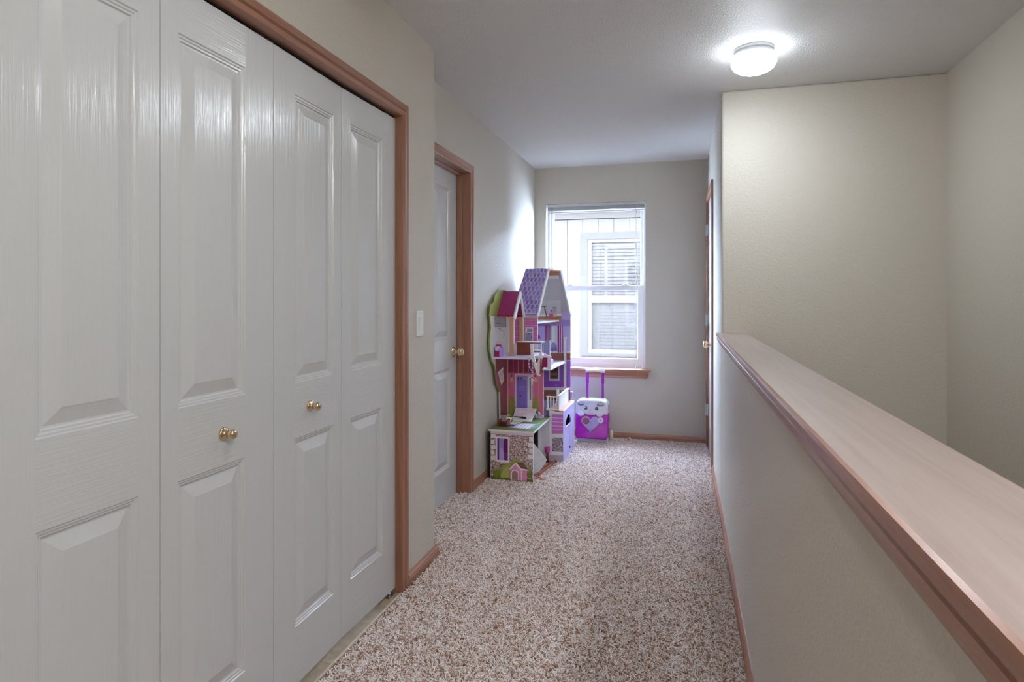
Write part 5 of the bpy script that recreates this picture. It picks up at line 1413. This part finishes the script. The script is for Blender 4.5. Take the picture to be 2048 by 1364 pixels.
# heart window
def heart(c, s, n=40):
    pts = []
    for k in range(n):
        a = 2 * PI * k / n
        x = 16 * math.sin(a) ** 3; z = 13 * math.cos(a) - 5 * math.cos(2 * a) - 2 * math.cos(3 * a) - math.cos(4 * a)
        pts.append((c[0] + x * s / 16, c[1] + z * s / 15.2 * 0.93))
    return pts
HC = (-0.7625, 0.188)
hw = obj('heart_rim', MB().prism(heart(HC, 0.088), 'y', FYs - 0.002, FYs + 0.006), flat((136, 20, 100)), t)
obj('heart_window', MB().prism(heart(HC, 0.078), 'y', FYs - 0.004, FYs - 0.0018), lilac, hw)
obj('heart_seam', bx(HC[0] - 0.0022, HC[0] + 0.0022, FYs - 0.0055, FYs - 0.004, 0.118, 0.206), flat((120, 110, 170)), hw)
sc_ = obj('sticker', disc((-0.800, 0.204), 0.026, 0.024, FYs - 0.005, FYs - 0.0038), flat((116, 60, 60)), hw)
obj('sticker_rim', MB().tube([(-0.800 + 0.027 * math.cos(2 * PI * k / 20), FYs - 0.005, 0.204 + 0.025 * math.sin(2 * PI * k / 20)) for k in range(20)], 0.0018, 6, closed=True), flat((60, 50, 70)), sc_)
rnd = random.Random(4)
mb = MB()
for k in range(46):
    u, v = rnd.uniform(-0.055, 0.055), rnd.uniform(-0.062, 0.050)
    if abs(u) > 0.058 - max(0, -v) * 0.95 + 0.004 or math.hypot(u + 0.0375, v - 0.016) < 0.030: continue
    mb.use(flat(rnd.choice([(70, 68, 110), (214, 210, 230), (150, 70, 180), (190, 196, 206), (110, 130, 130)])))
    q = (HC[0] + u, FYs - 0.0046, HC[1] + v); r = rnd.uniform(0.0018, 0.0042)
    mb.face([(q[0] + r * math.cos(a * 2 * PI / 6), q[1], q[2] + r * math.sin(a * 2 * PI / 6)) for a in range(6)])
obj('printed_pattern', mb, None, hw)
bt = obj('button', disc((-0.676, 0.216), 0.0255, 0.0255, FYs - 0.008, FYs + 0.004), wht, t, bevel=0.002)
obj('button_mark', disc((-0.676, 0.216), 0.0045, 0.0045, FYs - 0.0095, FYs - 0.0078, 10), flat((90, 90, 96)), bt)
# side latch, wheels, handle
obj('side_panel', bx(SX1 - 0.002, SX1 + 0.003, SY0 + 0.03, SY1 - 0.025, 0.095, 0.250), vio_d, t, bevel=0.002)
for z in (0.115, 0.222):
    obj('side_clip', bx(SX1 + 0.002, SX1 + 0.008, SY0 + 0.045, SY0 + 0.085, z - 0.024, z + 0.024), vio, t, bevel=0.002)
obj('side_slot', bx(SX1, SX1 + 0.0025, SY0 + 0.06, SY0 + 0.085, 0.300, 0.340), flat((46, 44, 56)), t)
for x in (SX0 + 0.012, SX1 + 0.014):
    obj('wheel', MB().lathe([(0.001, -0.012), (0.036, -0.012), (0.042, -0.008), (0.042, 0.008), (0.036, 0.012), (0.001, 0.012)], (x, SY1 + 0.016, SW + 0.0415), 'x', 28), flat((186, 190, 150)), t)
obj('front_foot', bx(SX0 - 0.004, SX0 + 0.018, SY0 + 0.002, SY0 + 0.02, SW, 0.045), flat((206, 204, 206)), t, bevel=0.004)
hy = SY1 - 0.035
h_ = empty('handle', (-0.735, hy, 0.375))
h_.parent = t; h_.location = Vector((-0.735, hy, 0.375)) - ORG[t]; ORG[h_] = Vector((-0.735, hy, 0.375))
for x in (-0.806, -0.672):
    obj('rod', bx(x - 0.0095, x + 0.0095, hy - 0.008, hy + 0.008, 0.378, 0.515), vio_d, h_, bevel=0.004)
    obj('rod_sleeve', bx(x - 0.0125, x + 0.0125, hy - 0.011, hy + 0.011, 0.510, 0.612), vio_d, h_, bevel=0.004)
    obj('corner_cap', bx(x - 0.0155, x + 0.0155, hy - 0.013, hy + 0.013, 0.606, 0.632), wht, h_, bevel=0.005)
obj('grip', MB().tube([(-0.796, hy, 0.620), (-0.77, hy, 0.623), (-0.739, hy, 0.624), (-0.71, hy, 0.623), (-0.682, hy, 0.619)], 0.0095, 12), flat((206, 202, 190)), h_)
